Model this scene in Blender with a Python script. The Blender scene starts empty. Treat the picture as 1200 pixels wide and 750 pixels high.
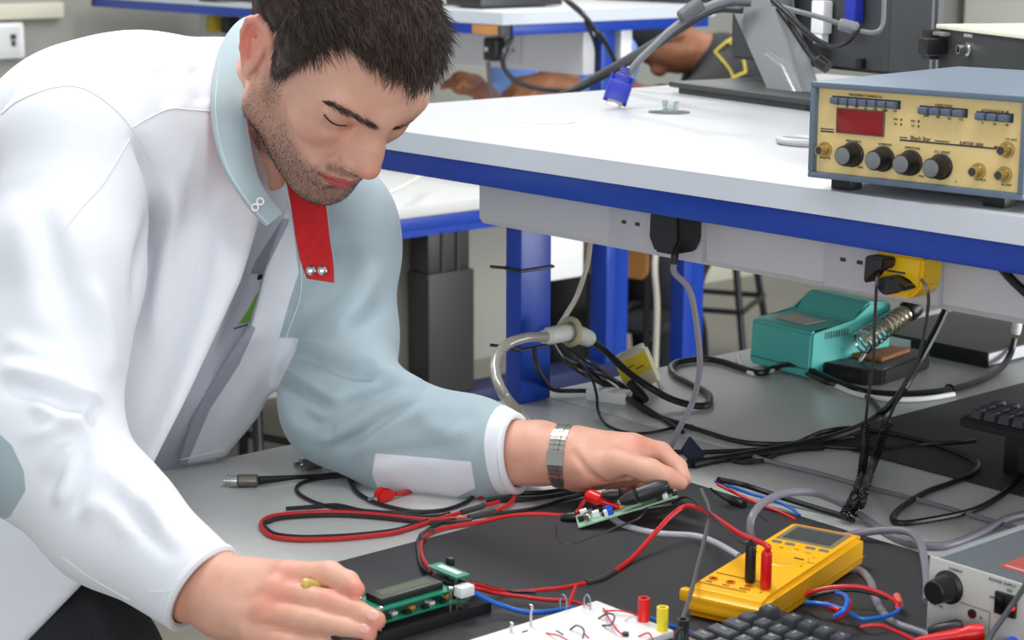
import bpy, bmesh, math, random
import numpy as np
from mathutils import Vector, Matrix
R_ = random.Random(7)
C = bpy.context.scene.collection
PI = math.pi
# ---------------------------------------------------------------- camera
FPX = 2230.0; PITCH = math.radians(11.877); YAW = math.radians(139.224); ROLL = math.radians(.185)
HC = 1.534; BZ = 0.9
CF = Vector((math.cos(YAW)*math.cos(PITCH), math.sin(YAW)*math.cos(PITCH), -math.sin(PITCH)))
_R = Vector((math.sin(YAW), -math.cos(YAW), 0)); _U = _R.cross(CF)
CR = math.cos(ROLL)*_R + math.sin(ROLL)*_U
CU = -math.sin(ROLL)*_R + math.cos(ROLL)*_U
CAM = Vector((0, 0, HC))
def ray(px, py): return CF + CR*((px-600)/FPX) - CU*((py-375)/FPX)
def onz(px, py, z):
    r = ray(px, py); return CAM + r*((z-HC)/r.z)
def onx(px, py, x):
    r = ray(px, py); return CAM + r*(x/r.x)
def ony(px, py, y):
    r = ray(px, py); return CAM + r*(y/r.y)
def ond(px, py, d): return CAM + ray(px, py)*d
def B(px, py, h=0): return onz(px, py, BZ+h)
cd = bpy.data.cameras.new('camera'); cam = bpy.data.objects.new('camera', cd); C.objects.link(cam)
cd.sensor_width = 36; cd.lens = FPX/1200*36; cd.clip_start = .05
cam.matrix_world = Matrix(((CR.x, CU.x, -CF.x, 0), (CR.y, CU.y, -CF.y, 0), (CR.z, CU.z, -CF.z, HC), (0, 0, 0, 1)))
cd.dof.use_dof = True; cd.dof.focus_distance = 2.08; cd.dof.aperture_fstop = 10
bpy.context.scene.camera = cam
# ---------------------------------------------------------------- materials
def lin(c): return tuple(((v/255)/12.92 if v/255 <= .04045 else ((v/255+.055)/1.055)**2.4) for v in c)
MATS = {}
def mat(name, rgb, rough=.5, metal=0, noise=0, scale=40, bump=0, bscale=200, spec=.5, emit=0, alpha=1, trans=0, coat=0, sheen=0, sub=0):
    if name in MATS: return MATS[name]
    m = bpy.data.materials.new(name); m.use_nodes = True; nt = m.node_tree; b = nt.nodes['Principled BSDF']
    c = lin(rgb); I = b.inputs
    I['Base Color'].default_value = (*c, 1); I['Roughness'].default_value = rough; I['Metallic'].default_value = metal
    I['Specular IOR Level'].default_value = spec
    if coat: I['Coat Weight'].default_value = coat; I['Coat Roughness'].default_value = .1
    if sheen: I['Sheen Weight'].default_value = sheen; I['Sheen Roughness'].default_value = .4
    if sub:
        I['Subsurface Weight'].default_value = sub; I['Subsurface Radius'].default_value = (.012, .005, .003); I['Subsurface Scale'].default_value = .5
    if trans: I['Transmission Weight'].default_value = trans
    if alpha < 1: I['Alpha'].default_value = alpha
    if emit: I['Emission Color'].default_value = (*c, 1); I['Emission Strength'].default_value = emit
    tc = nt.nodes.new('ShaderNodeTexCoord')
    if noise:
        n = nt.nodes.new('ShaderNodeTexNoise'); n.inputs['Scale'].default_value = scale; n.inputs['Detail'].default_value = 5
        nt.links.new(tc.outputs['Object'], n.inputs['Vector'])
        r = nt.nodes.new('ShaderNodeValToRGB')
        r.color_ramp.elements[0].position = .3; r.color_ramp.elements[1].position = .7
        r.color_ramp.elements[0].color = (*[v*(1-noise) for v in c], 1); r.color_ramp.elements[1].color = (*[min(1, v*(1+noise)) for v in c], 1)
        nt.links.new(n.outputs['Fac'], r.inputs['Fac']); nt.links.new(r.outputs['Color'], I['Base Color'])
    if bump:
        n2 = nt.nodes.new('ShaderNodeTexNoise'); n2.inputs['Scale'].default_value = bscale; n2.inputs['Detail'].default_value = 3
        nt.links.new(tc.outputs['Object'], n2.inputs['Vector'])
        bp = nt.nodes.new('ShaderNodeBump'); bp.inputs['Strength'].default_value = bump; bp.inputs['Distance'].default_value = .002
        nt.links.new(n2.outputs['Fac'], bp.inputs['Height']); nt.links.new(bp.outputs['Normal'], I['Normal'])
    MATS[name] = m; return m
# ---------------------------------------------------------------- mesh builder
def spline(pts, k=6, closed=False):
    P = [Vector(p) for p in pts]; n = len(P); out = []
    if n < 3: return P
    rng = range(n if closed else n-1)
    for i in rng:
        if closed: p0, p1, p2, p3 = P[(i-1) % n], P[i], P[(i+1) % n], P[(i+2) % n]
        else: p0 = P[i-1] if i else P[0]*2-P[1]; p1 = P[i]; p2 = P[i+1]; p3 = P[i+2] if i+2 < n else P[-1]*2-P[-2]
        # centripetal-ish tangents
        for j in range(k):
            t = j/k
            out.append(.5*((2*p1)+(p2-p0)*t+(2*p0-5*p1+4*p2-p3)*t*t+(-p0+3*p1-3*p2+p3)*t**3))
    if not closed: out.append(P[-1])
    return out
class MB:
    def __init__(s): s.bm = bmesh.new(); s.M = Matrix.Identity(4)
    def _fin(s, verts, faces, mi, M):
        T = s.M @ M if M is not None else s.M
        for v in verts: v.co = T @ v.co
        for f in faces: f.material_index = mi
    def _add(s, V, Fc, mi=0, M=None):
        vs = [s.bm.verts.new(v) for v in V]; fs = []
        for f in Fc:
            try: fs.append(s.bm.faces.new([vs[i] for i in f]))
            except ValueError: pass
        s._fin(vs, fs, mi, M); return vs
    def box(s, c, d, bev=0, mi=0, M=None, seg=2, taper=None):
        b = bmesh.new(); bmesh.ops.create_cube(b, size=1)
        for v in b.verts:
            k = 1
            if taper and v.co.z > 0: v.co.x *= taper; v.co.y *= taper
            v.co = Vector((v.co.x*d[0], v.co.y*d[1], v.co.z*d[2]))
        if bev: bmesh.ops.bevel(b, geom=b.edges[:], offset=bev, segments=seg, affect='EDGES', profile=.6)
        b.verts.index_update()
        V = [v.co + Vector(c) for v in b.verts]; F = [[v.index for v in f.verts] for f in b.faces]; b.free()
        s._add(V, F, mi, M); return s
    def bb(s, a, b, bev=0, mi=0):
        a = Vector(a); b = Vector(b); return s.box((a+b)/2, [abs(q) for q in (b-a)], bev, mi)
    def cyl(s, p0, p1, r0, r1=None, n=16, mi=0, caps=True, M=None):
        return s.loft([(p0, r0), (p1, r0 if r1 is None else r1)], n, mi, caps, M)
    def loft(s, prof, n=16, mi=0, caps=True, M=None):
        P = [Vector(p) for p, r in prof]
        return s._sweep(P, [r for p, r in prof], n, mi, caps, M)
    def _sweep(s, P, rad, n, mi, caps, M=None, closed=False):
        m = len(P); T = []
        for i in range(m):
            if closed: t = P[(i+1) % m]-P[i-1]
            else: t = P[min(i+1, m-1)]-P[max(i-1, 0)]
            if t.length < 1e-9: t = T[-1] if T else Vector((0, 0, 1))
            T.append(t.normalized())
        a = Vector((0, 0, 1)) if abs(T[0].z) < .9 else Vector((1, 0, 0))
        u = (a - T[0]*a.dot(T[0])).normalized(); V = []
        for i in range(m):
            u = u - T[i]*u.dot(T[i])
            u = u.normalized() if u.length > 1e-6 else T[i].orthogonal().normalized()
            w = T[i].cross(u); r = rad[i] if not isinstance(rad[i], tuple) else None
            for j in range(n):
                q = 2*PI*j/n
                if r is None: V.append(P[i]+u*(math.cos(q)*rad[i][0])+w*(math.sin(q)*rad[i][1]))
                else: V.append(P[i]+u*(math.cos(q)*r)+w*(math.sin(q)*r))
        F = []
        for i in range(m if closed else m-1):
            i2 = (i+1) % m
            for j in range(n): F.append([i*n+j, i*n+(j+1) % n, i2*n+(j+1) % n, i2*n+j])
        if caps and not closed: F.append(list(range(n))[::-1]); F.append([(m-1)*n+j for j in range(n)])
        s._add(V, F, mi, M); return s
    def tube(s, pts, r, n=8, mi=0, k=6, closed=False, M=None, sp=True):
        P = spline(pts, k, closed) if sp else [Vector(p) for p in pts]
        rr = r if isinstance(r, (list,)) else None
        if rr: rad = [rr[0]+(rr[-1]-rr[0])*i/(len(P)-1) for i in range(len(P))]
        else: rad = [r]*len(P)
        return s._sweep(P, rad, n, mi, True, M, closed)
    def lathe(s, prof, p, ax=(0, 0, 1), n=20, mi=0, M=None):
        ax = Vector(ax).normalized(); p = Vector(p)
        u = ax.orthogonal().normalized(); w = ax.cross(u); V = []; F = []; m = len(prof)
        for r, h in prof:
            for j in range(n):
                q = 2*PI*j/n; V.append(p+ax*h+u*(r*math.cos(q))+w*(r*math.sin(q)))
        for i in range(m-1):
            for j in range(n): F.append([i*n+j, i*n+(j+1) % n, (i+1)*n+(j+1) % n, (i+1)*n+j])
        F.append(list(range(n))[::-1]); F.append([(m-1)*n+j for j in range(n)])
        s._add(V, F, mi, M); return s
    def prism(s, poly, d, mi=0, M=None):
        n = len(poly); d = Vector(d); P = [Vector(p) if len(p) == 3 else Vector((*p, 0)) for p in poly]
        V = P+[p+d for p in P]
        F = [list(range(n))[::-1], [n+i for i in range(n)]]+[[i, (i+1) % n, n+(i+1) % n, n+i] for i in range(n)]
        s._add(V, F, mi, M); return s
    def ball(s, c, r, mi=0, M=None, n=14):
        r = (r, r, r) if not isinstance(r, (tuple, list)) else r
        b = bmesh.new(); bmesh.ops.create_uvsphere(b, u_segments=n, v_segments=max(6, n//2+2), radius=1); b.verts.index_update()
        V = [Vector((v.co.x*r[0], v.co.y*r[1], v.co.z*r[2]))+Vector(c) for v in b.verts]; F = [[v.index for v in f.verts] for f in b.faces]; b.free()
        s._add(V, F, mi, M); return s
    def build(s, name, mats, parent=None, world=False, ang=38, org=None):
        if world and parent is not None:
            inv = FRM[parent.name].inverted()
            for v in s.bm.verts: v.co = inv @ v.co
        bmesh.ops.recalc_face_normals(s.bm, faces=s.bm.faces[:])
        loc = Vector((0, 0, 0))
        if parent is None:
            co = [v.co for v in s.bm.verts]
            lo = Vector([min(c[i] for c in co) for i in range(3)]); hi = Vector([max(c[i] for c in co) for i in range(3)])
            loc = Vector(((lo.x+hi.x)/2, (lo.y+hi.y)/2, lo.z))
            for v in s.bm.verts: v.co -= loc
        me = bpy.data.meshes.new(name); s.bm.to_mesh(me); s.bm.free()
        for m in (mats if isinstance(mats, (list, tuple)) else [mats]): me.materials.append(m)
        me.shade_smooth(); me.set_sharp_from_angle(angle=math.radians(ang))
        return link(name, me, parent, loc)
FRM = {}
def link(name, me, parent=None, loc=(0, 0, 0)):
    o = bpy.data.objects.new(name, me); C.objects.link(o); o.location = loc
    if parent is not None: o.parent = parent
    else: FRM[o.name] = Matrix.Translation(Vector(loc))
    return o
def tag(o, label, cat, group=None, kind=None):
    if label: o['label'] = label
    if cat: o['category'] = cat
    if group: o['group'] = group
    if kind: o['kind'] = kind
    return o
def thing(name, label, cat, loc, rz=0, group=None, M=None):
    o = bpy.data.objects.new(name, None); C.objects.link(o); o.empty_display_size = .05
    if M is None: M = Matrix.Translation(Vector(loc)) @ Matrix.Rotation(rz, 4, 'Z')
    o.matrix_world = M; FRM[o.name] = M.copy()
    return tag(o, label, cat, group)
def setting(name, mb, mats, ang=38):
    o = mb.build(name, mats, ang=ang); o['kind'] = 'structure'; return o
def text(name, s, size, M, m, parent, ext=.0002, align='CENTER'):
    """flat lettering, M in the parent's frame"""
    cu = bpy.data.curves.new(name, 'FONT'); cu.body = s; cu.size = size; cu.extrude = ext; cu.align_x = align; cu.align_y = 'CENTER'
    tmp = bpy.data.objects.new('tmp', cu); C.objects.link(tmp)
    bpy.context.view_layer.update()
    me = bpy.data.meshes.new_from_object(tmp.evaluated_get(bpy.context.evaluated_depsgraph_get())); bpy.data.objects.remove(tmp)
    me.transform(M); me.materials.append(m); me.name = name
    return link(name, me, parent)
def copy_tree(o, loc=None, M=None, label=None):
    def rec(a, p):
        c = a.copy(); C.objects.link(c)
        if p is not None: c.parent = p
        for ch in a.children: rec(ch, c)
        return c
    r = rec(o, None)
    if loc is not None: r.location = loc
    if M is not None: r.matrix_world = M
    if label: r['label'] = label
    return r
# ---------------------------------------------------------------- implicit-surface modelling (smooth blends -> one closed mesh)
class Field:
    """signed distance samples on a grid; M maps field coordinates to world"""
    def __init__(s, lo, hi, h, M=None):
        s.lo = np.array(lo, float); s.h = h; s.n = np.ceil((np.array(hi)-s.lo)/h).astype(int)+1
        s.M = M or Matrix.Identity(4)
        s.ax = [(s.lo[i]+h*np.arange(s.n[i])).astype(np.float32) for i in range(3)]
        s.f = np.full(s.n, .5, np.float32)
    def blk(s, lo, hi):
        a = np.clip(np.floor((np.array(lo)-s.lo)/s.h).astype(int), 0, s.n); b = np.clip(np.ceil((np.array(hi)-s.lo)/s.h).astype(int)+1, 0, s.n)
        sl = tuple(slice(x, max(x, y)) for x, y in zip(a, b))
        return sl, s.ax[0][sl[0]][:, None, None], s.ax[1][sl[1]][None, :, None], s.ax[2][sl[2]][None, None, :]
    def op(s, lo, hi, fn, k, mode):
        mg = max(k, .0)+4*s.h
        sl, X, Y, Z = s.blk(np.array(lo)-mg, np.array(hi)+mg)
        if 0 in s.f[sl].shape: return s
        d = fn(X, Y, Z).astype(np.float32); f = s.f[sl]
        if mode == 'u':
            if k: hh = np.maximum(k-np.abs(f-d), 0)/k; f = np.minimum(f, d)-hh*hh*k*.25
            else: f = np.minimum(f, d)
        elif mode == 's':
            d = -d
            if k: hh = np.maximum(k-np.abs(f-d), 0)/k; f = np.maximum(f, d)+hh*hh*k*.25
            else: f = np.maximum(f, d)
        elif mode == 'i':
            f = np.maximum(f, d)
        elif mode == 'add': f = f+d
        s.f[sl] = f; return s
    def cone(s, a, b, ra, rb=None, k=0, mode='u'):
        a = np.array(a, float); b = np.array(b, float); rb = ra if rb is None else rb
        ba = b-a; L2 = max(1e-12, ba@ba)
        def fn(X, Y, Z):
            t = np.clip(((X-a[0])*ba[0]+(Y-a[1])*ba[1]+(Z-a[2])*ba[2])/L2, 0, 1)
            return np.sqrt((X-a[0]-t*ba[0])**2+(Y-a[1]-t*ba[1])**2+(Z-a[2]-t*ba[2])**2)-(ra+(rb-ra)*t)
        r = max(ra, rb); return s.op(np.minimum(a, b)-r, np.maximum(a, b)+r, fn, k, mode)
    def chain(s, pts, rad, k=0, mode='u'):
        for i in range(len(pts)-1): s.cone(pts[i], pts[i+1], rad[i], rad[i+1], k if i else k, mode)
        return s
    def ell(s, c, r, k=0, mode='u', R=None):
        c = np.array(c, float); r = np.array(r, float); Rm = np.eye(3) if R is None else np.array(R)   # rows = local axes
        def fn(X, Y, Z):
            x, y, z = X-c[0], Y-c[1], Z-c[2]
            u = x*Rm[0, 0]+y*Rm[0, 1]+z*Rm[0, 2]; v = x*Rm[1, 0]+y*Rm[1, 1]+z*Rm[1, 2]; w = x*Rm[2, 0]+y*Rm[2, 1]+z*Rm[2, 2]
            k0 = np.sqrt((u/r[0])**2+(v/r[1])**2+(w/r[2])**2); k1 = np.sqrt((u/r[0]**2)**2+(v/r[1]**2)**2+(w/r[2]**2)**2)
            return k0*(k0-1)/np.maximum(k1, 1e-6)
        e = np.abs(Rm.T) @ r if R is not None else r
        return s.op(c-e, c+e, fn, k, mode)
    def mesh(s):
        f = s.f; n = np.array(f.shape); c = n-1
        cnt = np.zeros(c, np.int8); P = np.zeros((*c, 3), np.float32)
        def sub(o): return f[o[0]:o[0]+c[0], o[1]:o[1]+c[1], o[2]:o[2]+c[2]]
        for a in range(3):
            for b0 in (0, 1):
                for b1 in (0, 1):
                    o = [0, 0, 0]; oth = [i for i in range(3) if i != a]; o[oth[0]] = b0; o[oth[1]] = b1
                    p = list(o); p[a] = 1; fa, fb = sub(o), sub(p); m = (fa < 0) != (fb < 0)
                    t = np.where(m, fa/np.where(m, fa-fb, 1), 0); cnt += m
                    for i in range(3): P[..., i] += m*(t if i == a else float(o[i]))
        act = cnt > 0; idx = np.full(c, -1, np.int64); ii = np.argwhere(act); idx[act] = np.arange(len(ii))
        V = s.lo+s.h*(ii+P[act]/cnt[act][:, None]); F = []
        for a in range(3):
            b, d = (a+1) % 3, (a+2) % 3
            lo = [0]*3; lo[b] = 1; lo[d] = 1
            sa = tuple(slice(lo[i], n[i]-1) for i in range(3)); sb = list(sa); sb[a] = slice(1, n[a]); sb = tuple(sb)
            sa = list(sa); sa[a] = slice(0, n[a]-1); sa = tuple(sa)
            A = f[sa] < 0; Bq = f[sb] < 0; w = np.argwhere(A != Bq)
            if not len(w): continue
            neg = A[tuple(w.T)]
            w = w+np.array([lo[i] if i != a else 0 for i in range(3)])
            def g(ob, od):
                q = w.copy(); q[:, b] += ob; q[:, d] += od; return idx[tuple(q.T)]
            q = np.stack([g(-1, -1), g(0, -1), g(0, 0), g(-1, 0)], 1)
            q[~neg] = q[~neg][:, ::-1]; F.append(q)
        return V, np.concatenate(F)
def relax(V, F, it=1, lam=.5):
    n = len(V); e = np.concatenate([F[:, [0, 1]], F[:, [1, 2]], F[:, [2, 3]], F[:, [3, 0]]]); e = np.concatenate([e, e[:, ::-1]])
    cnt = np.bincount(e[:, 0], minlength=n)[:, None]
    for _ in range(it):
        S = np.stack([np.bincount(e[:, 0], V[e[:, 1], i], n) for i in range(3)], 1); V = V+lam*(S/np.maximum(cnt, 1)-V)
    return V
def np_mesh(name, V, F, mats, attrs=None):
    me = bpy.data.meshes.new(name); V = np.asarray(V, np.float32); F = np.asarray(F, np.int32)
    me.vertices.add(len(V)); me.vertices.foreach_set('co', V.ravel())
    me.loops.add(F.size); me.loops.foreach_set('vertex_index', F.ravel())
    me.polygons.add(len(F)); me.polygons.foreach_set('loop_start', np.arange(0, F.size, F.shape[1], dtype=np.int32))
    me.update(calc_edges=True)
    for m in mats: me.materials.append(m)
    for k, a in (attrs or {}).items():
        at = me.attributes.new(k, 'FLOAT', 'POINT'); at.data.foreach_set('value', np.asarray(a, np.float32))
    me.shade_smooth(); return me
def xf(M, V):
    A = np.array(M); return V @ A[:3, :3].T + A[:3, 3]
CAMM = Matrix(((CR.x, CU.x, CF.x, 0), (CR.y, CU.y, CF.y, 0), (CR.z, CU.z, CF.z, HC), (0, 0, 0, 1)))   # (right, up, depth) -> world; left-handed
def K(px, py, d): return np.array([(px-600)/FPX*d, -(py-375)/FPX*d, d])
def interp_line(pts, n=14):
    return [tuple(p) for p in np.array(spline([Vector((*p, 0)) for p in pts], n))[:, :2]]
# ================================================================= materials
lam = mat('bench_laminate', (208, 209, 206), .32, noise=.02, scale=90)
shelf_lam = mat('shelf_laminate', (196, 198, 200), .3, noise=.015, scale=90)
edge_w = mat('edging_pale', (205, 212, 220), .35)
blue_p = mat('blue_paint', (8, 58, 160), .33, noise=.05, scale=60)
navy_p = mat('navy_paint', (22, 42, 98), .4)
trunk_w = mat('trunking_grey', (196, 196, 200), .4)
plate_w = mat('socket_plate', (188, 187, 193), .35)
slot_d = mat('slot_dark', (60, 58, 62), .7)
blk = mat('black_plastic', (22, 22, 24), .42)
blk2 = mat('black_matte', (30, 31, 33), .7, bump=.15, bscale=900)
rub = mat('cable_black', (20, 20, 22), .38)
gryc = mat('cable_grey', (128, 124, 134), .4)
gry2 = mat('cable_light_grey', (182, 180, 186), .4)
beige = mat('cable_beige', (176, 172, 158), .45)
redp = mat('red_plastic', (214, 18, 22), .3)
redw = mat('red_wire', (205, 32, 34), .35)
bluw = mat('blue_wire', (28, 106, 205), .35)
shrink = mat('heat_shrink', (62, 64, 66), .55)
whp = mat('white_plastic', (238, 239, 238), .4)
chrome = mat('nickel', (205, 205, 203), .22, 1)
brass = mat('gold_pin', (206, 178, 110), .3, 1)
pcbg = mat('pcb_green', (22, 130, 96), .38, noise=.05, scale=300)
pcbl = mat('pcb_pale_green', (150, 190, 160), .5, noise=.1, scale=400)
floor_m = mat('floor_vinyl', (132, 129, 119), .45, noise=.05, scale=9)
wall_m = mat('wall_paint', (158, 157, 150), .8, noise=.02, scale=3)
cream = mat('trunking_cream', (214, 212, 192), .5)
mat_m = mat('bench_mat', (50, 51, 53), .62, noise=.12, scale=500, bump=.25, bscale=1500)
drk = mat('monitor_dark', (58, 60, 62), .5, bump=.05, bscale=800)
silv = mat('monitor_silver', (150, 152, 155), .38, .35)
clear = mat('clear_plastic', (225, 240, 240), .12, trans=.8, alpha=.75)
yel = mat('meter_yellow', (250, 184, 14), .38)
teal = mat('teal_case', (82, 184, 176), .36)
wood = mat('plywood', (196, 138, 74), .5, noise=.12, scale=14)
# ================================================================= setting
m = MB(); m.bb((-5.7, -2.5, -.05), (4, 12, 0)); setting('floor', m, floor_m)
m = MB(); m.bb((-5.70, -2.5, 0), (-5.58, 12, 3.0)); setting('wall_left', m, wall_m)
m = MB(); m.bb((-5.7, 11.6, 0), (4, 11.75, 3.0)); setting('wall_back', m, mat('wall_far', (226, 226, 220), .8))
m = MB(); m.bb((-5.58, -2.5, 1.225), (-5.54, 2.905, 1.275), .008); setting('trim_1', m, cream)
m = MB(); m.bb((-5.58, -2.5, 0), (-5.56, 11.6, .09), .005); m.bb((-5.58, -2.5, .09), (-5.567, 11.6, .1)); setting('baseboard_left', m, cream)
# wall socket
t = thing('wall_socket', 'white box socket outlet with dark slots on the grey wall', 'socket', (-5.58, 2.70, 1.105))
m = MB(); m.box((.02, 0, .056), (.04, .13, .112), .012); m.build('back_box', whp, t)
m = MB(); m.box((.042, .002, .056), (.006, .085, .086), .002); m.build('face_plate', mat('socket_face', (214, 216, 214), .4), t)
m = MB(); m.box((.0455, .022, .068), (.003, .018, .016)); m.box((.0455, .022, .048), (.003, .014, .018)); m.build('pin_hole', slot_d, t)
# ================================================================= near bench with raised shelf
wb = thing('workbench', 'grey laminate workbench with blue steel frame and raised white shelf', 'workbench', (-1.2, 1.5, 0))
XL, YF, YB, XR = -1.895, .93, 2.62, .25
def wpart(name, mb, mt, parent=None): return mb.build(name, mt, parent or wb, world=(parent is None))
m = MB(); m.bb((XL, YF-.004, BZ-.026), (XR, 1.6735, BZ), .003); wpart('worktop', m, lam)
m = MB(); m.bb((XL, 1.6765, BZ-.026), (XR, YB, BZ), .003); wpart('worktop', m, lam)
m = MB(); m.bb((XL+.004, YF+.002, BZ-.058), (XR, YF+.032, BZ-.027), .003); wpart('rail', m, navy_p)
m = MB(); m.bb((XL+.006, YF+.035, BZ-.06), (XL+.036, YB-.01, BZ-.027), .003); wpart('rail', m, blue_p)
for x in (XL+.004, XR-.1):
    for y in (YF+.04, YB-.1):
        m = MB(); m.bb((x, y, 0), (x+.05, y+.05, BZ-.03), .004); wpart('leg', m, blue_p)
for x in (-1.8895, -.3):
    m = MB(); m.bb((x, 1.618, BZ+.0005), (x+.031, 1.672, BZ+.309), .0025); p = wpart('post', m, blue_p)
ZS = BZ+.366
m = MB(); m.bb((-2.235, 1.500, ZS-.027), (XR, 2.66, ZS), .002); wpart('shelf_board', m, shelf_lam)
m = MB(); m.bb((-2.236, 1.4985, ZS-.0268), (XR, 1.4998, ZS-.0006)); wpart('shelf_edging', m, edge_w)
m = MB(); m.bb((-2.215, 1.504, ZS-.056), (XR, 1.534, ZS-.0275), .003); wpart('shelf_rail', m, blue_p)
m = MB(); m.bb((-2.215, 2.60, ZS-.056), (XR, 2.63, ZS-.0275), .003); wpart('shelf_rail', m, blue_p)
YP = 1.56
m = MB(); m.prism([(-1.874, YP+.006, BZ+.249), (-1.874, YP, BZ+.256), (-1.874, YP, BZ+.345-.007), (-1.874, YP+.055, BZ+.338), (-1.874, YP+.055, BZ+.249)], (2.1, 0, 0)); pan = wpart('power_panel', m, trunk_w)
def socket_plate(px0, px1, pyref):
    x0 = ony(px0, pyref, YP).x; x1 = ony(px1, pyref+18, YP).x; zc = BZ+.2965; cx = (x0+x1)/2; w = x1-x0
    m = MB(); m.bb((x0, YP-.009, zc-.043), (x1, YP+.001, zc+.037), .003); pl = wpart('socket_plate', m, plate_w)
    m = MB()
    for sx in (-1, 1):
        c = cx+sx*w*.25
        for dx, dz, a, b in ((0, .013, .004, .007), (-.0112, -.009, .007, .004), (.0112, -.009, .007, .004)):
            m.box((c+dx, YP-.0092, zc+dz-.002), (a, .0012, b))
        m.box((cx+sx*w*.08, YP-.0105, zc+.018), (.008, .004, .014), .001)
    for v in m.bm.verts: v.co -= wb.location
    m.build('pin_hole', slot_d, pl)
    return cx, w
s1 = socket_plate(719, 828, 285)
s2 = socket_plate(972, 1107, 300)
# plugs hanging in the sockets
pc = ony(790, 268, YP-.032); px0 = pc.x
t = thing('mains_plug', 'large black mains plug in the shelf socket with a grey flex', 'plug', (px0, YP-.0095, BZ+.262))
m = MB(); m.prism([(-.023, -.040, .056), (.023, -.040, .056), (.0245, -.040, .020), (.015, -.040, .004), (-.015, -.040, .004), (-.0245, -.040, .020)], (0, .039, 0)); bmesh.ops.bevel(m.bm, geom=m.bm.edges[:], offset=.003, segments=2, affect='EDGES'); m.build('plug_body', blk, t)
m = MB(); m.cyl((0, -.020, .008), (0, -.021, -.010), .005, .0042, 12); m.build('strain_relief', blk, t)
AD = .036
yc = ony(1056, 318, YP-.0095-AD)
a0 = ony(1025, 318, YP-.0095-AD).x; a1 = ony(1080, 330, YP-.0095-AD).x; AW = (a1-a0); zt_ = BZ+.309; zb_ = ony(1056, 349, YP-.0095-AD).z
AH = zt_-zb_
t = thing('adaptor', 'yellow multi-way mains adaptor plugged into the shelf socket', 'adaptor', ((a0+a1)/2, YP-.0095, zb_))
hw = AW/2
m = MB(); m.prism([(-hw, -AD, AH), (-hw*.95, -AD, AH*.2), (-hw*.7, -AD, .0), (hw*.5, -AD, 0), (hw*.95, -AD, AH*.28), (hw, -AD, AH)], (0, AD-.001, 0)); bmesh.ops.bevel(m.bm, geom=m.bm.edges[:], offset=.003, segments=2, affect='EDGES'); m.build('adaptor_body', mat('adaptor_yellow', (236, 190, 20), .4), t)
m = MB(); m.box((-hw*.1, -AD-.0004, AH*.58), (.024, .002, .0016)); m.build('slot', slot_d, t)
m = MB(); m.box((hw*-.4, -AD-.0004, AH*.14), (.018, .002, .0016)); m.build('slot', slot_d, t)
for nm, pts, lab in (('plug_upright', [(-hw*.93, AH*.30), (-hw*.8, AH*.30), (-hw*.55, AH*.62), (-hw*.1, AH*.68), (-hw*.05, AH*.93), (-hw*.9, AH*.93)], 'black plug standing upright in the yellow adaptor'),
                ('plug_lying', [(-hw*.42, AH*.34), (-hw*.2, AH*.50), (hw*.2, AH*.55), (hw*.5, AH*.42), (hw*.86, AH*.36), (hw*.86, AH*.30), (hw*.4, AH*.24), (hw*.1, AH*.10), (-hw*.2, AH*.12)], 'black plug with sideways flex lying across the yellow adaptor')):
    m = MB(); m.prism([(x, -AD-.001, z) for x, z in pts], (0, -.020, 0)); bmesh.ops.bevel(m.bm, geom=m.bm.edges[:], offset=.0018, segments=2, affect='EDGES')
    for v in m.bm.verts: v.co = FRM[t.name] @ v.co
    tag(m.build('mains_plug', blk), lab, 'plug')
ADY = YP-.0095-AD
# mats
m = MB(); m.bb((-1.493, .955, BZ+.0003), (.2, 1.528, BZ+.0025), .0008); tag(m.build('bench_mat', mat_m), 'large black rubber bench mat under the meter and circuit boards', 'mat')
m = MB(); m.bb((-1.493, 1.777, BZ+.0003), (.2, 2.233, BZ+.0025), .0008); tag(m.build('bench_mat', mat_m), 'black rubber bench mat beneath the shelf under the raised keyboard', 'mat')
MZ = .0026
# ================================================================= function generator
fl = onz(946, 208, 1.278); fr = onz(1198, 236, 1.278); ax = math.atan2(fr.y-fl.y, fr.x-fl.x)
GW, GH, GD = (fr-fl).length, .097, .29
t = thing('function_generator', 'cream-faced function generator with red display and four black knobs', 'function generator', (fl.x, fl.y, ZS), ax)
zb = .0125
cas = mat('case_blue_grey', (100, 116, 134), .45, noise=.03, scale=200)
m = MB(); th = .006
for a, b in (((0, 0, zb), (GW, GD, zb+th)), ((0, 0, zb+GH-th), (GW, GD, zb+GH)), ((0, 0, zb+th), (th, GD, zb+GH-th)), ((GW-th, 0, zb+th), (GW, GD, zb+GH-th)), ((th, GD-.01, zb+th), (GW-th, GD, zb+GH-th))): m.bb(a, b, .0012)
m.build('case', cas, t)
cr = mat('panel_cream', (232, 206, 142), .5)
m = MB(); m.bb((th, .007, zb+th), (GW-th, .010, zb+GH-th)); m.build('front_panel', cr, t)
def gp(u, v): return th+u*(GW-2*th), .007, zb+th+(1-v)*(GH-2*th)   # panel uv -> local
btn = mat('button_grey', (92, 104, 124), .4); ink = mat('panel_ink', (70, 52, 40), .6)
def row(u0, u1, v, n):
    for i in range(n):
        u = u0+(u1-u0)*(i+.5)/n; x, y, z = gp(u, v); w = (u1-u0)/n*(GW-2*th)
        m = MB(); m.box((x, y-.004, z), (w*.8, .009, .0064), .001); m.build('push_button', btn, t)
    x, y, z = gp((u0+u1)/2, v); m = MB(); m.box((x, y-.0002, z), ((u1-u0)*(GW-2*th)+.002, .0012, .0085)); m.build('button_slot', mat('button_slot', (44, 52, 70), .5), t)
row(.075, .412, .135, 7); row(.515, .735, .17, 4); row(.785, .945, .185, 3)
x, y, z = gp(.22, .37)
m = MB(); m.box((x, y-.0006, z), (.056, .002, .0255), .0006); m.build('display_bezel', mat('bezel', (110, 84, 84), .5), t)
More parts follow.
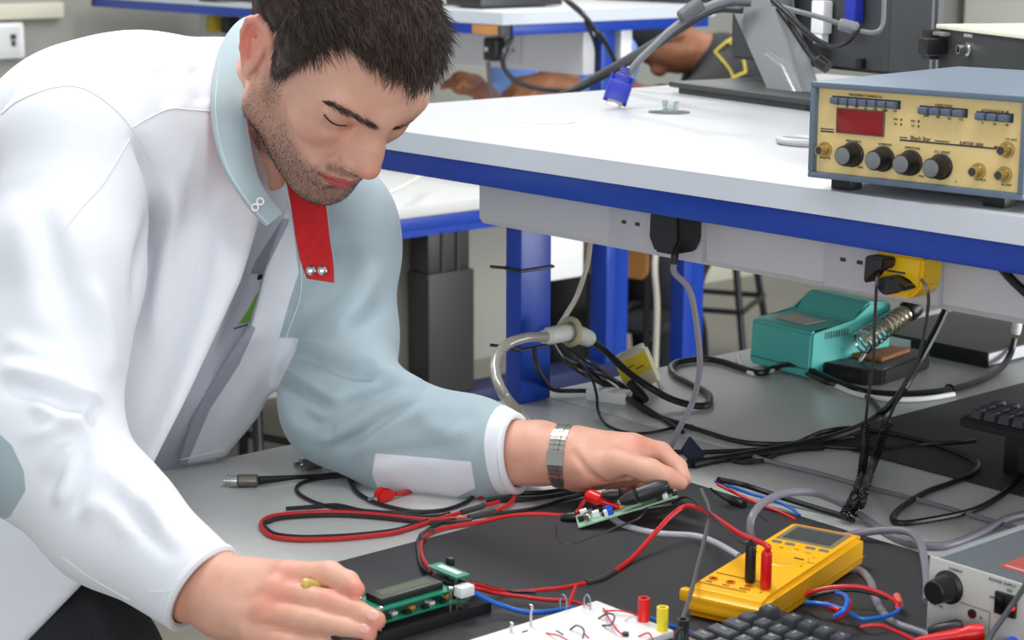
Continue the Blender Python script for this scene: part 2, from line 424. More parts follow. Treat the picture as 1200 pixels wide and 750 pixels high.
m = MB(); m.box((x, y-.0012, z), (.0525, .0022, .0225), .0005); m.build('display', mat('display_red', (150, 14, 20), .18, noise=.06, scale=300), t)
for i, (u, v) in enumerate(((.190, .755), (.345, .772), (.482, .784), (.628, .795))):
    x, y, z = gp(u, v); k = None
    m = MB(); m.lathe([(.0125, 0), (.0128, .003), (.0115, .004), (.0098, .019), (.0092, .020)], (x, y, z), (0, -1, 0), 24); k = m.build('knob', blk, t)
    m = MB(); m.lathe([(.0085, .0198), (.0085, .0207), (.007, .0212)], (x, y, z), (0, -1, 0), 24); m.build('knob_cap', mat('knob_cap', (134, 138, 140), .35, .5), k)
for u, v in ((.045, .73), (.93, .535), (.805, .80), (.925, .81)):
    x, y, z = gp(u, v); m = MB(); m.lathe([(.0078, 0), (.0078, .002), (.0055, .0025), (.0048, .006), (.0048, .013), (.0038, .013), (.0038, .006)], (x, y, z), (0, -1, 0), 20)
    m.cyl((x-.0065, y-.009, z), (x+.0065, y-.009, z), .001, n=8); b = m.build('bnc_socket', mat('bnc_brass', (196, 172, 112), .3, .85), t)
    m = MB(); m.cyl((x, y-.0055, z), (x, y-.0128, z), .0034, n=16); m.build('socket_bore', slot_d, b)
for u0, u1, v in ((.015, .085, .485), (.015, .085, .515), (.42, .455, .505), (.59, .66, .508), (.87, .9, .515), (.42, .9, .535)):
    m = MB()
    a = gp(u0, v); b = gp(u1, v); m.box(((a[0]+b[0])/2, a[1]-.0001, (a[2]+b[2])/2), (b[0]-a[0], .0006, .0016 if v in (.515, .535) else .0010))
    m.build('panel_stripe', mat('stripe_ink', (52, 50, 66), .5), t)
MX = Matrix.Rotation(PI/2, 4, 'X')
def gtxt(s, u, v, size, mm=ink):
    x, y, z = gp(u, v); return text('lettering', s, size, Matrix.Translation((x, y-.0006, z)) @ MX, mm, t)
gtxt('Black Star', .522, .50, .0056); gtxt('JUPITER 2000', .765, .508, .0044)
for s, u, v, q in (('FREQUENCY RANGE Hz', .24, .06, .0036), ('FUNCTION', .625, .105, .0036), ('ATTENUATOR dB', .865, .125, .0036), ('FREQUENCY', .19, .60, .0032), ('SYMMETRY', .35, .605, .0032), ('AMPLITUDE', .485, .615, .0032), ('D.C. OFFSET', .63, .63, .0032),
                   ('1', .10, .195, .0034), ('10', .148, .2, .0034), ('100', .196, .2, .0034), ('1k', .244, .205, .0034), ('10k', .292, .205, .0034), ('100k', .34, .21, .0034), ('1M', .39, .21, .0034),
                   ('SINE', .545, .235, .003), ('TRI', .6, .24, .003), ('SQ', .655, .245, .003), ('TTL', .71, .245, .003), ('0', .81, .26, .003), ('-20', .865, .265, .003), ('-40', .92, .265, .003),
                   ('SWEEP IN', .045, .83, .003), ('MIN', .155, .9, .003), ('MAX', .23, .9, .003), ('MIN', .455, .93, .003), ('MAX', .535, .93, .003), ('-', .6, .935, .004), ('+', .7, .95, .004), ('OUTPUT', .815, .9, .003), ('50 OHM', .935, .925, .003), ('TTL OUT', .945, .42, .003)):
    gtxt(s, u, v, q)
for u, v in ((.415, .30), (.415, .355), (.5, .305), (.5, .36)):
    x, y, z = gp(u, v); m = MB(); m.ball((x+.002, y-.0004, z), (.0012, .001, .0012), n=8); m.build('indicator', mat('led_red', (150, 24, 20), .3), t)
    gtxt('kHz' if v < .31 else 'Hz', u-.018, v, .003)
for x in (.028, GW-.04):
    for y in (.03, GD-.05):
        m = MB(); m.box((x, y, zb/2), (.024, .022, zb), .002); m.build('foot', blk, t)
# ================================================================= second instrument behind it
d = ond(1101, 28, 2.55); e = ond(1215, 33, 2.30)
t = thing('instrument_case', 'cream-topped dark instrument box with a chrome BNC socket and side handle', 'instrument', (d.x, d.y, ZS), math.atan2(e.y-d.y, e.x-d.x))
hT = d.z-ZS; W2 = .3
m = MB(); m.bb((0, 0, 0.01), (W2, .25, hT-.004), .002); m.build('body', mat('panel_charcoal', (46, 48, 50), .5, noise=.15, scale=90), t)
m = MB(); m.bb((-.003, -.004, hT-.006), (W2+.003, .255, hT), .002); m.build('lid', mat('lid_cream', (222, 222, 200), .5), t)
bz = hT-.03
m = MB(); m.lathe([(.009, 0), (.009, .003), (.006, .0035), (.006, .016), (.0045, .016), (.0045, .004)], (.089, 0, bz+.002), (0, -1, 0), 20); m.build('bnc_socket', chrome, t)
m = MB(); m.bb((-.028, -.012, hT-.048), (-.001, .02, hT-.008), .003); m.bb((-.001, -.03, hT-.04), (.028, -.001, hT-.018), .003); m.build('handle', blk, t)
m = MB()
for i in range(4): m.box((.008+i*.008, -.006, hT-.012), (.005, .012, .005), .001)
m.build('terminal', silv, t)
m = MB(); m.bb((.045, -.0012, hT-.072), (.2, -.0002, hT-.070)); m.build('panel_line', silv, t)
text('lettering', 'OUTPUT', .006, Matrix.Translation((.085, -.0006, bz+.019)) @ MX, whp, t)
for x in (.03, W2-.03):
    for y in (.03, .22):
        m = MB(); m.box((x, y, .005), (.02, .02, .01), .001); m.build('foot', blk, t)
# ================================================================= monitor (seen from behind)
a = onz(783, 104, ZS+.006); b = onz(960, 128, ZS+.006)
t = thing('monitor', 'dark monitor seen from behind on a silver pillar stand', 'monitor', (a.x, a.y, ZS), math.atan2(b.y-a.y, b.x-a.x))
L0 = FRM[t.name].inverted()
bw = .36
m = MB(); m.bb((0, 0, .009), (bw, .22, .018), .003); m.bb((.02, .006, 0), (bw-.02, .21, .009), .001); m.build('base', drk, t)
# pillar: curved plate leaning back
def lq(px, py, y):  # pixel -> monitor-local point on the local plane y
    r = L0.to_3x3() @ ray(px, py); o = L0 @ CAM; return o + r*((y-o.y)/r.y)
q = [lq(899, 113, .07), lq(946, 113, .07), lq(908, 18, .10), lq(911, -40, .10), lq(855, -40, .10), lq(857, 14, .10)]
m = MB(); m.prism(q, (0, .035, 0)); bmesh.ops.bevel(m.bm, geom=m.bm.edges[:], offset=.006, segments=3, affect='EDGES'); m.build('pillar', silv, t)
m = MB(); e1 = [lq(899, 114, .06), lq(935, 114, .06), lq(915, 75, .068), lq(893, 58, .068), lq(886, 70, .068)]; m.prism(e1, (0, .02, 0)); bmesh.ops.bevel(m.bm, geom=m.bm.edges[:], offset=.005, segments=3, affect='EDGES'); m.build('pillar_foot', silv, t)
yq = .15
p0 = lq(926, 76, yq); p1 = lq(1038, 84, yq); zt = p0.z+.30
m = MB(); m.prism([(p0.x-.16, yq, p0.z), (p1.x, yq, p0.z), (p1.x+.045, yq+.05, p0.z), (p1.x+.045, yq+.07, p0.z), (p0.x-.18, yq+.07, p0.z)], (0, 0, .32)); bmesh.ops.bevel(m.bm, geom=m.bm.edges[:], offset=.005, segments=2, affect='EDGES'); m.build('screen_back', drk, t)
m = MB(); m.box((lq(1011, 78, yq).x, yq-.004, p0.z+.014), (.014, .012, .014), .002); m.build('catch', blk, t)
# connectors at the monitor's back
c1 = lq(963, 20, yq-.012)
tt = Matrix.Translation(FRM[t.name] @ c1) @ FRM[t.name].to_3x3().to_4x4()
w = thing('video_plug', 'white video plug hanging down behind the monitor', 'plug', (0, 0, 0), M=tt)
m = MB(); m.box((0, 0, 0), (.03, .018, .05), .003); m.build('plug_body', whp, w); m = MB(); m.box((0, 0, -.03), (.02, .014, .02), .002); m.build('strain_relief', whp, w)
c1 = lq(1001, 8, yq-.012); tt = Matrix.Translation(FRM[t.name] @ c1) @ FRM[t.name].to_3x3().to_4x4()
w = thing('video_plug', 'blue video plug screwed into the monitor back', 'plug', (0, 0, 0), M=tt)
m = MB(); m.box((0, 0, 0), (.024, .018, .05), .003, M=None); m.build('plug_body', mat('vga_blue', (38, 52, 170), .35), w); m = MB(); m.cyl((.009, -.004, -.03), (.009, -.004, .02), .003); m.build('thumbscrew', chrome, w)
# ================================================================= things lying on the shelf
c = onz(642, 142, ZS+.001)
t = thing('grommet_cover', 'flat white round cover disc on the raised shelf', 'cover', (c.x, c.y, ZS))
m = MB(); m.lathe([(.036, 0), (.0365, .0015), (.034, .003), (.02, .0034), (.001, .0035)], (0, 0, 0), n=40); m.build('disc', whp, t)
c = onz(784, 131, ZS+.001)
t = thing('suction_hook', 'clear plastic suction hook pad lying flat on the shelf', 'hook', (c.x, c.y, ZS))
m = MB(); m.lathe([(.030, 0), (.030, .0012), (.012, .0025), (.001, .003)], (0, 0, 0), n=32); m.build('pad', clear, t)
for dx, dy in ((-.008, 0), (.010, .004)):
    m = MB(); m.lathe([(.004, .002), (.0035, .012), (.0045, .016), (.002, .017)], (dx, dy, 0), n=14); m.build('peg', clear, t)
m = MB(); m.box((.001, .002, .007), (.02, .004, .008), .001); m.build('web', clear, t)
c = onz(938, 168, ZS+.002)
m = MB(); m.tube([(c.x+.03*math.cos(i*PI/5), c.y+.02*math.sin(i*PI/5), ZS+.005) for i in range(10)], .0045, 8, closed=True); tag(m.build('cable_loop', gry2), 'pale plastic cable ring half under the cream-faced generator', 'ring')
# loose VGA plug
c = onz(719, 126, ZS+.002); M = Matrix.Translation(c+Vector((0, 0, .004))) @ Matrix.Rotation(math.radians(62), 4, CR) @ Matrix.Rotation(0, 4, 'Z')
up = (ond(733, 82, c.dot(CF) if False else (c-CAM).dot(CF)) - c); upn = up.normalized(); sd = CF.cross(upn).normalized(); nn = sd.cross(upn)
M = Matrix(((sd.x, nn.x, upn.x, c.x), (sd.y, nn.y, upn.y, c.y), (sd.z, nn.z, upn.z, c.z+.003), (0, 0, 0, 1)))
t = thing('video_plug', 'loose blue video plug dangling onto the white shelf', 'plug', (0, 0, 0), M=M)
m = MB(); m.box((0, 0, .004), (.022, .009, .010), .001); m.build('metal_shell', chrome, t)
m = MB(); m.box((0, 0, .022), (.034, .016, .030), .004); m.box((0, 0, .040), (.022, .014, .014), .003); m.build('plug_body', mat('vga_blue', (38, 52, 170), .35), t)
for sx in (-1, 1):
    m = MB(); m.cyl((sx*.0145, -.004, .004), (sx*.0145, -.004, .046), .0032, n=10); m.build('thumbscrew', mat('vga_blue', (38, 52, 170), .35), t)
m = MB()
for i in range(4): m.box((0, 0, .046+i*.0035), (.017-i*.0015, .011, .002), .0005)
m.build('strain_relief', mat('vga_blue', (38, 52, 170), .35), t)
# ================================================================= soldering station and stand
a = B(877, 428); b = B(948, 447)
t = thing('soldering_station', 'teal soldering station with a raised rear hood on the bench', 'soldering station', (a.x, a.y, BZ), math.atan2(b.y-a.y, b.x-a.x))
SW, SD = (b-a).length, .165
m = MB(); m.prism([(0, 0, .004), (0, .003, .068), (0, .008, .071), (0, .088, .074), (0, .118, .1), (0, SD, .094), (0, SD, .004)], (SW, 0, 0)); bmesh.ops.bevel(m.bm, geom=m.bm.edges[:], offset=.0035, segments=3, affect='EDGES'); m.build('case', teal, t)
m = MB(); m.box((SW/2, -.0003, .016), (SW-.008, .001, .0012)); m.build('seam', mat('teal_dark', (40, 104, 100), .5), t)
m = MB(); m.prism([(.03, .022, .0728), (SW-.032, .022, .0728), (SW-.032, .062, .0741), (.03, .062, .0741)], (0, 0, .0006)); m.build('rating_label', mat('label_grey', (186, 178, 166), .5, noise=.12, scale=200), t)
m = MB()
for i in range(9): m.box((SW+.0002, .03+i*.0055, .062), (.0012, .0025, .01))
m.build('vent', mat('teal_dark', (40, 104, 100), .5), t)
for x in (.02, SW-.02):
    for y in (.02, SD-.02):
        m = MB(); m.cyl((x, y, 0), (x, y, .005), .007, n=12); m.build('foot', blk, t)
a = B(1036, 452); b = B(1090, 432)
t = thing('iron_stand', 'black soldering iron stand with steel coil holder and brown sponge', 'iron stand', (a.x, a.y, BZ), math.atan2(b.y-a.y, b.x-a.x))
L0 = FRM[t.name].inverted()
LW = (b-a).length
m = MB(); m.prism([(0, 0, 0), (LW, 0, 0), (LW+.012, .03, 0), (LW, .12, 0), (-.02, .12, 0), (-.02, .02, 0)], (0, 0, .024)); bmesh.ops.bevel(m.bm, geom=m.bm.edges[:], offset=.003, segments=2, affect='EDGES'); m.build('tray', blk, t)
m = MB(); m.box((LW*.58, .055, .026), (LW*.62, .06, .007), .002); m.build('sponge', mat('sponge', (148, 96, 62), .9, noise=.2, scale=120, bump=.5, bscale=300), t)
# coil runs from low end to high end
dd = (Vector(a)-CAM).dot(CF)
k0 = L0 @ ond(1008, 403, dd+.03); k1 = L0 @ ond(1062, 366, dd+.09)
ax_ = (k1-k0).normalized(); u = ax_.orthogonal().normalized(); w_ = ax_.cross(u); LL = (k1-k0).length
pts = []
NT = 11
for i in range(NT*14+1):
    s = i/(NT*14); rr = .0165-.004*s; q = s*NT*2*PI; pts.append(k0+ax_*(s*LL)+u*(rr*math.cos(q))+w_*(rr*math.sin(q)))
m = MB(); m.tube(pts, .0019, 6, sp=False); m.build('coil_holder', chrome, t)
m = MB(); m.cyl(k0+ax_*LL*.1, k0+ax_*LL*.9, .004, n=12); m.cyl(k0+ax_*LL*.55, k1+ax_*.002, .0095, n=14); m.build('inner_sleeve', mat('sleeve_tan', (196, 178, 136), .5), t)
m = MB(); m.lathe([(.014, 0), (.016, .004), (.015, .02), (.009, .024)], k1, ax_, 18); m.build('iron_grip', blk, t)
m = MB(); m.tube([k0+ax_*LL*.4-w_*.0, (k0.x*.4+.02, .05, .028), (LW*.1, .05, .022)], .003, 8); m.build('support_arm', chrome, t)
# ================================================================= hardback notebook
a = B(1046, 409); b = B(1157, 432); c = B(1199, 419.5)
ux = (b-a).normalized(); uy = Vector((-ux.y, ux.x, 0))
corner = b
t = thing('notebook', 'dark hardback notebook with white spine label lying under the shelf', 'book', (b.x, b.y, BZ), math.atan2(ux.y, ux.x))
bw_, bd_, bh = .215, .30, .024
nbm = mat('book_cloth', (82, 80, 76), .75, noise=.14, scale=160)
m = MB(); m.bb((-bw_, 0, .0), (0, bd_, .0025)); m.bb((-bw_, 0, bh-.0025), (0, bd_, bh)); m.build('cover', nbm, t)
m = MB(); m.bb((-bw_, 0, .0001), (0, .003, bh-.0001), .0008); m.build('spine', blk, t)
m = MB(); m.bb((-bw_+.004, .003, .0025), (-.004, bd_-.005, bh-.0025)); m.build('pages', mat('paper', (222, 222, 228), .7), t)
m = MB(); m.bb((-bw_+.02, -.0006, .004), (-bw_+.078, 0, bh-.005)); m.build('spine_label', whp, t)
# ================================================================= multimeter
a = Vector((-1.1672, 1.2155, 0)); b = Vector((-1.0890, 1.2300, 0))
ang = math.atan2(b.y-a.y, b.x-a.x)
nl, nr, flc = B(806, 686, .033), B(893, 705, .033), B(909, 611, .033)
ang = math.atan2(nr.y-nl.y, nr.x-nl.x)
MW, ML = .080, (flc-nl).length+.006
t = thing('multimeter', 'yellow digital multimeter with grey display on the black mat', 'multimeter', (nl.x-.001, nl.y-.002, BZ+MZ), ang)
m = MB(); m.prism([(0, .006, .0), (0, 0, .004), (0, -.002, .016), (0, .002, .026), (0, .012, .0305), (0, ML-.004, .0325), (0, ML, .028), (0, ML, .004), (0, ML-.006, 0)], (MW, 0, 0)); bmesh.ops.bevel(m.bm, geom=m.bm.edges[:], offset=.0045, segments=3, affect='EDGES'); m.build('case', yel, t)
m = MB(); m.box((MW/2, ML/2, .010), (MW+.0006, ML+.0004, .0008)); m.build('seam', mat('meter_seam', (196, 132, 16), .5), t)
m = MB(); m.box((-.001, .003, .021), (.010, .010, .012), .003); m.build('corner_lug', yel, t)
zt = .0318
ink2 = mat('meter_ink', (120, 78, 14), .6)
m = MB(); m.prism([(.010, ML-.058, zt-.0015), (MW-.010, ML-.058, zt-.0015), (MW-.010, ML-.012, zt-.0005), (.010, ML-.012, zt-.0005)], (0, 0, .0022)); m.build('display_bezel', mat('bezel_grey', (128, 124, 104), .4), t)
m = MB(); m.prism([(.015, ML-.053, zt), (MW-.015, ML-.053, zt), (MW-.015, ML-.018, zt+.0008), (.015, ML-.018, zt+.0008)], (0, 0, .0012)); m.build('display', mat('lcd_grey', (76, 78, 76), .2), t)
m = MB(); m.lathe([(.024, 0), (.024, .0010), (.0222, .0022), (.0200, .0014), (.0190, .0010), (.001, .001)], (MW*.55, ML*.52, zt-.0012), n=40); dl = m.build('selector_dial', yel, t)
m = MB(); m.box((MW*.55+.012, ML*.52+.006, zt+.0004), (.010, .0016, .0006)); m.build('pointer_mark', ink2, dl)
for x in (.016, .030, .052, .066):
    m = MB(); m.box((x, ML-.068, zt), (.010, .0052, .0035), .0015); m.build('button', mat('button_mgrey', (122, 124, 118), .5), t)
JX = (.013, .031, .050, .066)
for i, x in enumerate(JX):
    m = MB(); m.lathe([(.0045, 0), (.0045, .0008), (.0028, .0008), (.0026, 0)], (x, .030, zt-.0008), n=16); m.build('jack', mat('jack_orange', (214, 120, 20), .5), t)
ink2 = mat('meter_ink', (120, 78, 14), .6)
m = MB(); m.box((.030, .015, zt-.0008), (.05, .0006, .0005)); m.box((.034, .046, zt-.0005), (.052, .0006, .0005)); m.build('panel_line', ink2, t)
for i, x in enumerate(JX): text('lettering', ('10A', 'mA', 'COM', 'V')[i], .0048, Matrix.Translation((x, .021, zt-.0008)), ink2, t)
for i in range(9):
    q = math.radians(-30+i*30); text('lettering', ('V', 'mV', 'A', 'mA', 'Hz', 'dB', 'OFF', 'V~', 'k')[i], .004, Matrix.Translation((MW*.52+.029*math.cos(q), ML*.53+.029*math.sin(q), zt)), ink2, t)
MT = FRM[t.name]
PLUG = []
for i, (nm, mt, lab) in enumerate((('b', blk, 'black banana plug standing in the yellow multimeter'), ('r', redp, 'red banana plug standing in the yellow multimeter'))):
    p = MT @ Vector((JX[2+i]-.004*(1-i), .032+.008*(1-i), zt))
    m = MB(); m.lathe([(.0046, 0), (.0052, .002), (.005, .033), (.0046, .035), (.0036, .036)], p, (0.0, 0, 1), 16); tag(m.build('banana_plug', mt), lab, 'plug')
    PLUG.append(p+Vector((0, 0, .036)))
# ================================================================= LCD module on black board
a = B(575, 705, .012); 
t = thing('display_board', 'green character display circuit board stack on a black base', 'circuit board', (-1.2875, .951, BZ+MZ), 0)
m = MB(); m.bb((-.045, -.03, 0), (.004, .132, .0105), .0012); m.build('base', blk2, t)
m = MB(); m.bb((-.034, .006, .0185), (.002, .108, .0201)); m.build('lower_board', pcbg, t)
for i in range(8):
    m = MB(); m.box((-.002-.006*(i % 2), .016+i*.0105, .0216), (.004+.002*(i % 3), .006, .003), .0004); m.build('component', (blk, whp, blk, mat('cap_orange', (226, 160, 40), .4))[i % 4], t)
m = MB(); m.bb((-.036, .004, .0300), (.001, .090, .0316)); m.build('display_circuit_board', pcbg, t)
m = MB(); m.bb((-.030, .012, .0316), (-.0065, .083, .0385), .001); fr_ = m.build('display_frame', blk, t)
m = MB(); m.bb((-.0255, .019, .0384), (-.011, .076, .0388)); m.build('display', mat('lcd_olive', (64, 70, 22), .25, noise=.1, scale=150), fr_)
for x in (-.0335, -.0015):
    for y in (.007, .087):
        m = MB(); m.lathe([(.0016, .0105), (.0016, .0318), (.0030, .0318), (.0028, .0338), (.001, .0342)], (x, y, 0), n=12); m.build('screw', chrome, t)
m = MB(); m.bb((-.038, .093, .0201), (-.004, .110, .034), .0005); m.build('header', blk, t)
m = MB(); m.bb((-.047, .096, .0385), (-.003, .112, .040)); ub = m.build('upper_board', pcbg, t)
m = MB(); m.bb((-.040, .102, .0400), (-.010, .1085, .0403)); m.build('white_print', mat('silk_white', (214, 232, 222), .5), ub)
m = MB(); m.bb((-.012, .094, .0325), (-.004, .098, .0385)); m.build('header', blk, t)
m = MB(); m.box((-.040, .118, .041), (.007, .006, .008), .001); m.build('button', blk, ub)
m = MB(); m.bb((-.003, .092, .0235), (.0085, .108, .0335), .001); m.build('white_connector', whp, t)
m = MB(); m.cyl((-.0005, .094, .010), (-.0005, .094, .024), .0012, n=8); m.build('pin', chrome, t)
# ================================================================= white prototyping board
t = thing('prototyping_board', 'white wiring board with jumper wires in front of the meter', 'circuit board', (-1.19, 1.129, BZ+MZ))
m = MB(); m.bb((.0, -.40, 0), (.16, 0, .012), .001); m.build('base', blk, t)
m = MB(); m.bb((0, -.40, .012), (.098, .0, .027), .0012); m.build('white_panel', mat('board_white', (240, 240, 240), .45), t)
m = MB(); m.bb((.099, -.40, .012), (.158, -.004, .0215), .001); m.build('terminal_strip', blk2, t)
def bp(px, py, h=0):
    p = B(px, py, .0298+h); return p - Vector((-1.19, 1.129, BZ+MZ))
wires = [(redw, [(707, 713), (712, 722), (722, 737), (732, 746)], .006), (redw, [(707, 716), (728, 716), (752, 722)], .004), (mat('wire_dark', (60, 60, 66), .5), [(701, 725), (712, 719), (720, 722), (716, 732), (706, 733)], .008),
         (redw, [(640, 742), (655, 745), (668, 752)], .004), (mat('wire_dark', (60, 60, 66), .5), [(668, 738), (676, 733), (684, 738), (683, 748)], .007), (redw, [(748, 746), (760, 742), (766, 752)], .004),
         (mat('wire_dark', (60, 60, 66), .5), [(612, 741), (618, 739)], .001), (redw, [(684, 742), (690, 748)], .002), (mat('wire_pale', (206, 208, 210), .5), [(732, 728), (742, 722), (748, 727)], .006), (mat('wire_dark', (60, 60, 66), .5), [(652, 739), (660, 744)], .002)]
for mt, ps, h in wires:
    P = [bp(x, y, h*math.sin(PI*i/(len(ps)-1))) for i, (x, y) in enumerate(ps)]
    m = MB(); m.tube(P, .0008, 6); m.build('jumper_wire', mt, t)
for (x, y) in ((620, 712), (596, 735), (676, 691), (661, 706), (672, 704), (684, 703), (688, 703)):
    pass
for i, yy in enumerate((-.014, -.03)):
    pass
def pin(px, py, ht, mt=chrome, r=.0012):
    p = bp(px, py); m = MB(); m.cyl(p-Vector((0, 0, .002)), p+Vector((0, 0, ht)), r, n=8); m.box(p+Vector((0, 0, ht)), (.004, .003, .005), .0008); m.build('terminal_pin', mt, t)
pin(622, 733, .017); pin(599, 740, .006)
for px in (660, 688):
    p = bp(px, 712); m = MB(); m.tube([p+Vector((-.004, 0, -.002)), p+Vector((-.004, 0, .008)), p+Vector((0, 0, .012)), p+Vector((.004, 0, .008)), p+Vector((.004, 0, -.002))], .0009, 6); m.build('test_loop', mat('loop_steel', (160, 178, 190), .3, .8), t)
p = bp(733, 745); m = MB(); m.cyl(p, p+Vector((0, 0, .003)), .003, n=10); m.build('transistor', blk, t)
for px, py, mt, ht in ((754, 733, redp, .027), (776, 744, mat('post_yellow', (236, 214, 40), .35), .027), (800, 752, blk, .022)):
    p = B(px, py, .0215+.004) - Vector((-1.19, 1.129, BZ+MZ)); p.z = .0215
    m = MB(); m.lathe([(.0055, 0), (.0055, .004), (.0050, .005), (.0052, ht), (.0034, ht), (.0030, ht-.006)], p, n=18); m.build('binding_post', mt, t)
# ================================================================= power supply
t = thing('power_supply', 'pale bench power supply with a black knob and lit red lamp', 'power supply', (-.9865, 1.3462, BZ+MZ))
PH = .0745
m = MB(); m.bb((0, 0, .004), (.26, .003, PH), .001); m.build('front_panel', mat('psu_face', (196, 196, 190), .45), t)
m = MB(); m.bb((.002, .003, .004), (.258, .19, PH-.0025), .0015); m.build('case', mat('psu_case', (96, 102, 106), .55, noise=.1, scale=250), t)
m = MB(); m.bb((.0, .003, PH-.004), (.006, .19, PH), .001); m.build('lid_edge', mat('psu_edge', (140, 146, 150), .5), t)
m = MB(); m.bb((.052, .03, PH-.0026), (.2, .115, PH-.0020)); lb = m.build('warning_label', mat('label_red', (178, 84, 74), .5, noise=.06, scale=60), t)
m = MB(); m.bb((.056, .034, PH-.0020), (.196, .037, PH-.0018)); m.bb((.09, .07, PH-.0020), (.15, .073, PH-.0018)); m.bb((.1, .05, PH-.002), (.2, .062, PH-.0018)); m.build('label_print', mat('label_pale', (206, 170, 160), .5), lb)
def up(px, py):
    r = ony(px, py, 1.3462); return Vector((r.x+.9865, 0, r.z-BZ-MZ))
p = up(1112, 688); m = MB(); m.lathe([(.0155, 0), (.0155, .002), (.0125, .004), (.0108, .022), (.0098, .023)], (p.x, 0, p.z), (0, -1, 0), 24); m.build('knob', blk, t)
p = up(1140, 719); m = MB(); m.lathe([(.0042, 0), (.0042, .002), (.003, .002), (.003, .0005)], (p.x, 0, p.z), (0, -1, 0), 16); m.build('socket', mat('jack_dark_red', (70, 22, 24), .5), t)
p = up(1180, 708); m = MB(); m.box((p.x, -.002, p.z), (.021, .004, .020), .0006); sw = m.build('switch_plate', blk, t)
m = MB(); m.box((p.x-.004, -.005, p.z), (.008, .005, .013), .001); m.build('rocker', mat('rocker_black', (14, 14, 15), .25), sw)
p2 = up(1190, 711); m = MB(); m.ball((p2.x, -.005, p2.z), .0024); m.build('lamp', mat('lamp_red', (255, 20, 24), .3, emit=2.2), sw)
for px, py, s, q in ((1120, 668, 'CURRENT', .0034), (1098, 704, '0 - 30V', .0034), (1098, 709, 'FINE ADJ', .0034), (1175, 683, 'POWER SUPPLY', .0040), (1183, 692, 'ON', .0036), (1163, 700, 'OFF', .0034), (1150, 724, '0V', .0032)):
    p = up(px, py); text('lettering', s, q, Matrix.Translation((p.x, -.0004, p.z)) @ MX, mat('psu_ink', (84, 84, 86), .6), t)
m = MB(); a = up(1125, 706); b = up(1160, 716); m.bb((a.x, -.0004, a.z), (b.x, .0004, a.z+.0006)); m.bb((b.x, -.0004, a.z-.03), (b.x+.0005, .0004, a.z)); m.build('panel_line', mat('psu_ink', (84, 84, 86), .6), t)
for px, py, mt in ((1157, 752, mat('post_green', (16, 120, 70), .35)), (1188, 754, mat('post_blue', (40, 80, 205), .35)), (1130, 748, blk)):
    p = up(px, py); m = MB(); m.lathe([(.0062, 0), (.0062, .006), (.0055, .007), (.0055, .016), (.003, .016)], (p.x, 0, max(.009, p.z)), (0, -1, 0), 18); m.build('binding_post', mt, t)
for x in (.015, .24):
    for y in (.02, .17):
        m = MB(); m.cyl((x, y, 0), (x, y, .005), .007, n=12); m.build('foot', blk, t)
# leads plugged towards the supply
def bar(name, label, cat, pts, prof, mt, mt2=None):
    P = [ond(*q) for q in pts]; m = MB(); m.loft([(P[0]+(P[-1]-P[0])*f, r) for f, r in prof], 14); return tag(m.build(name, mt), label, cat)
# ================================================================= keyboards
def keyboard(t, L0x, rows, cap, mt_base, W, D):
    keym = mat('key_black', (66, 68, 74), .5, noise=.05, scale=200); leg = mat('key_legend', (190, 198, 206), .6)
    m = MB(); m.prism([(0, 0, 0), (0, 0, .016), (0, -D, .011), (0, -D, 0)], (W, 0, 0)); bmesh.ops.bevel(m.bm, geom=m.bm.edges[:], offset=.002, segments=2, affect='EDGES'); m.build('keyboard_case', mt_base, t)
    for r, (y, x0, ks) in enumerate(rows):
        x = x0
        for w, ch in ks:
            if ch is None: x += w*.019; continue
            z = .0155-.005*(-y/D); kw = w*.019-.0018
            m = MB(); b = m; V = []
            x1, x2 = x+.0009, x+.0009+kw; y1, y2 = y-.0172, y
            V = [(x1, y1, z-.004), (x2, y1, z-.004), (x2, y2, z-.004), (x1, y2, z-.004), (x1+.0022, y1+.003, z+.0085), (x2-.0022, y1+.003, z+.0085), (x2-.0022, y2-.0014, z+.0095), (x1+.0022, y2-.0014, z+.0095)]
            m._add(V, [[3, 2, 1, 0], [4, 5, 6, 7], [0, 1, 5, 4], [1, 2, 6, 5], [2, 3, 7, 6], [3, 0, 4, 7]])
            bmesh.ops.bevel(m.bm, geom=m.bm.edges[:], offset=.0009, segments=2, affect='EDGES')
            k = m.build('key', keym, t)
            if ch: text('legend', ch, .0062 if len(ch) == 1 else .0038, Matrix.Translation((x1+(.0065 if len(ch) == 1 else kw/2), y-.0065, z+.0095)) @ Matrix.Rotation(math.radians(4), 4, 'X'), leg, k, ext=.0001)
            x += w*.019
F = lambda s: [(1, c) for c in s]
rowsA = [(-.012, .008, [(1, 'Esc'), (.55, None)]+[(1, 'F%d' % i) for i in (1, 2, 3, 4)]+[(.5, None)]+[(1, 'F%d' % i) for i in (5, 6, 7, 8)]),
         (-.038, .008, F('`1234567890-=')), (-.057, .008, [(1.5, 'Tab')]+F('QWERTYUIOP[]')), (-.076, .008, [(1.75, 'Caps')]+F("ASDFGHJKL;'")), (-.095, .008, [(1.25, 'Shift')]+F('\\ZXCVBNM,./')), (-.114, .008, [(1.5, 'Ctrl'), (1, None), (1.5, 'Alt'), (6, ''), (1.5, 'Alt')])]
t = thing('keyboard', 'black keyboard with pale key letters in front of the multimeter', 'keyboard', (-1.0880, 1.2490+.006, BZ+MZ+.008), math.radians(-2), M=Matrix.Translation((-1.086, 1.248, BZ+MZ+.008)) @ Matrix.Rotation(math.radians(-3), 4, 'Z') @ Matrix.Rotation(math.radians(1.5), 4, 'X'))
keyboard(t, 0, rowsA, None, blk2, .44, .145)
m = MB(); m.box((.22, -.07, -.004), (.36, .11, .0075), .001); m.build('base_pad', blk2, t)
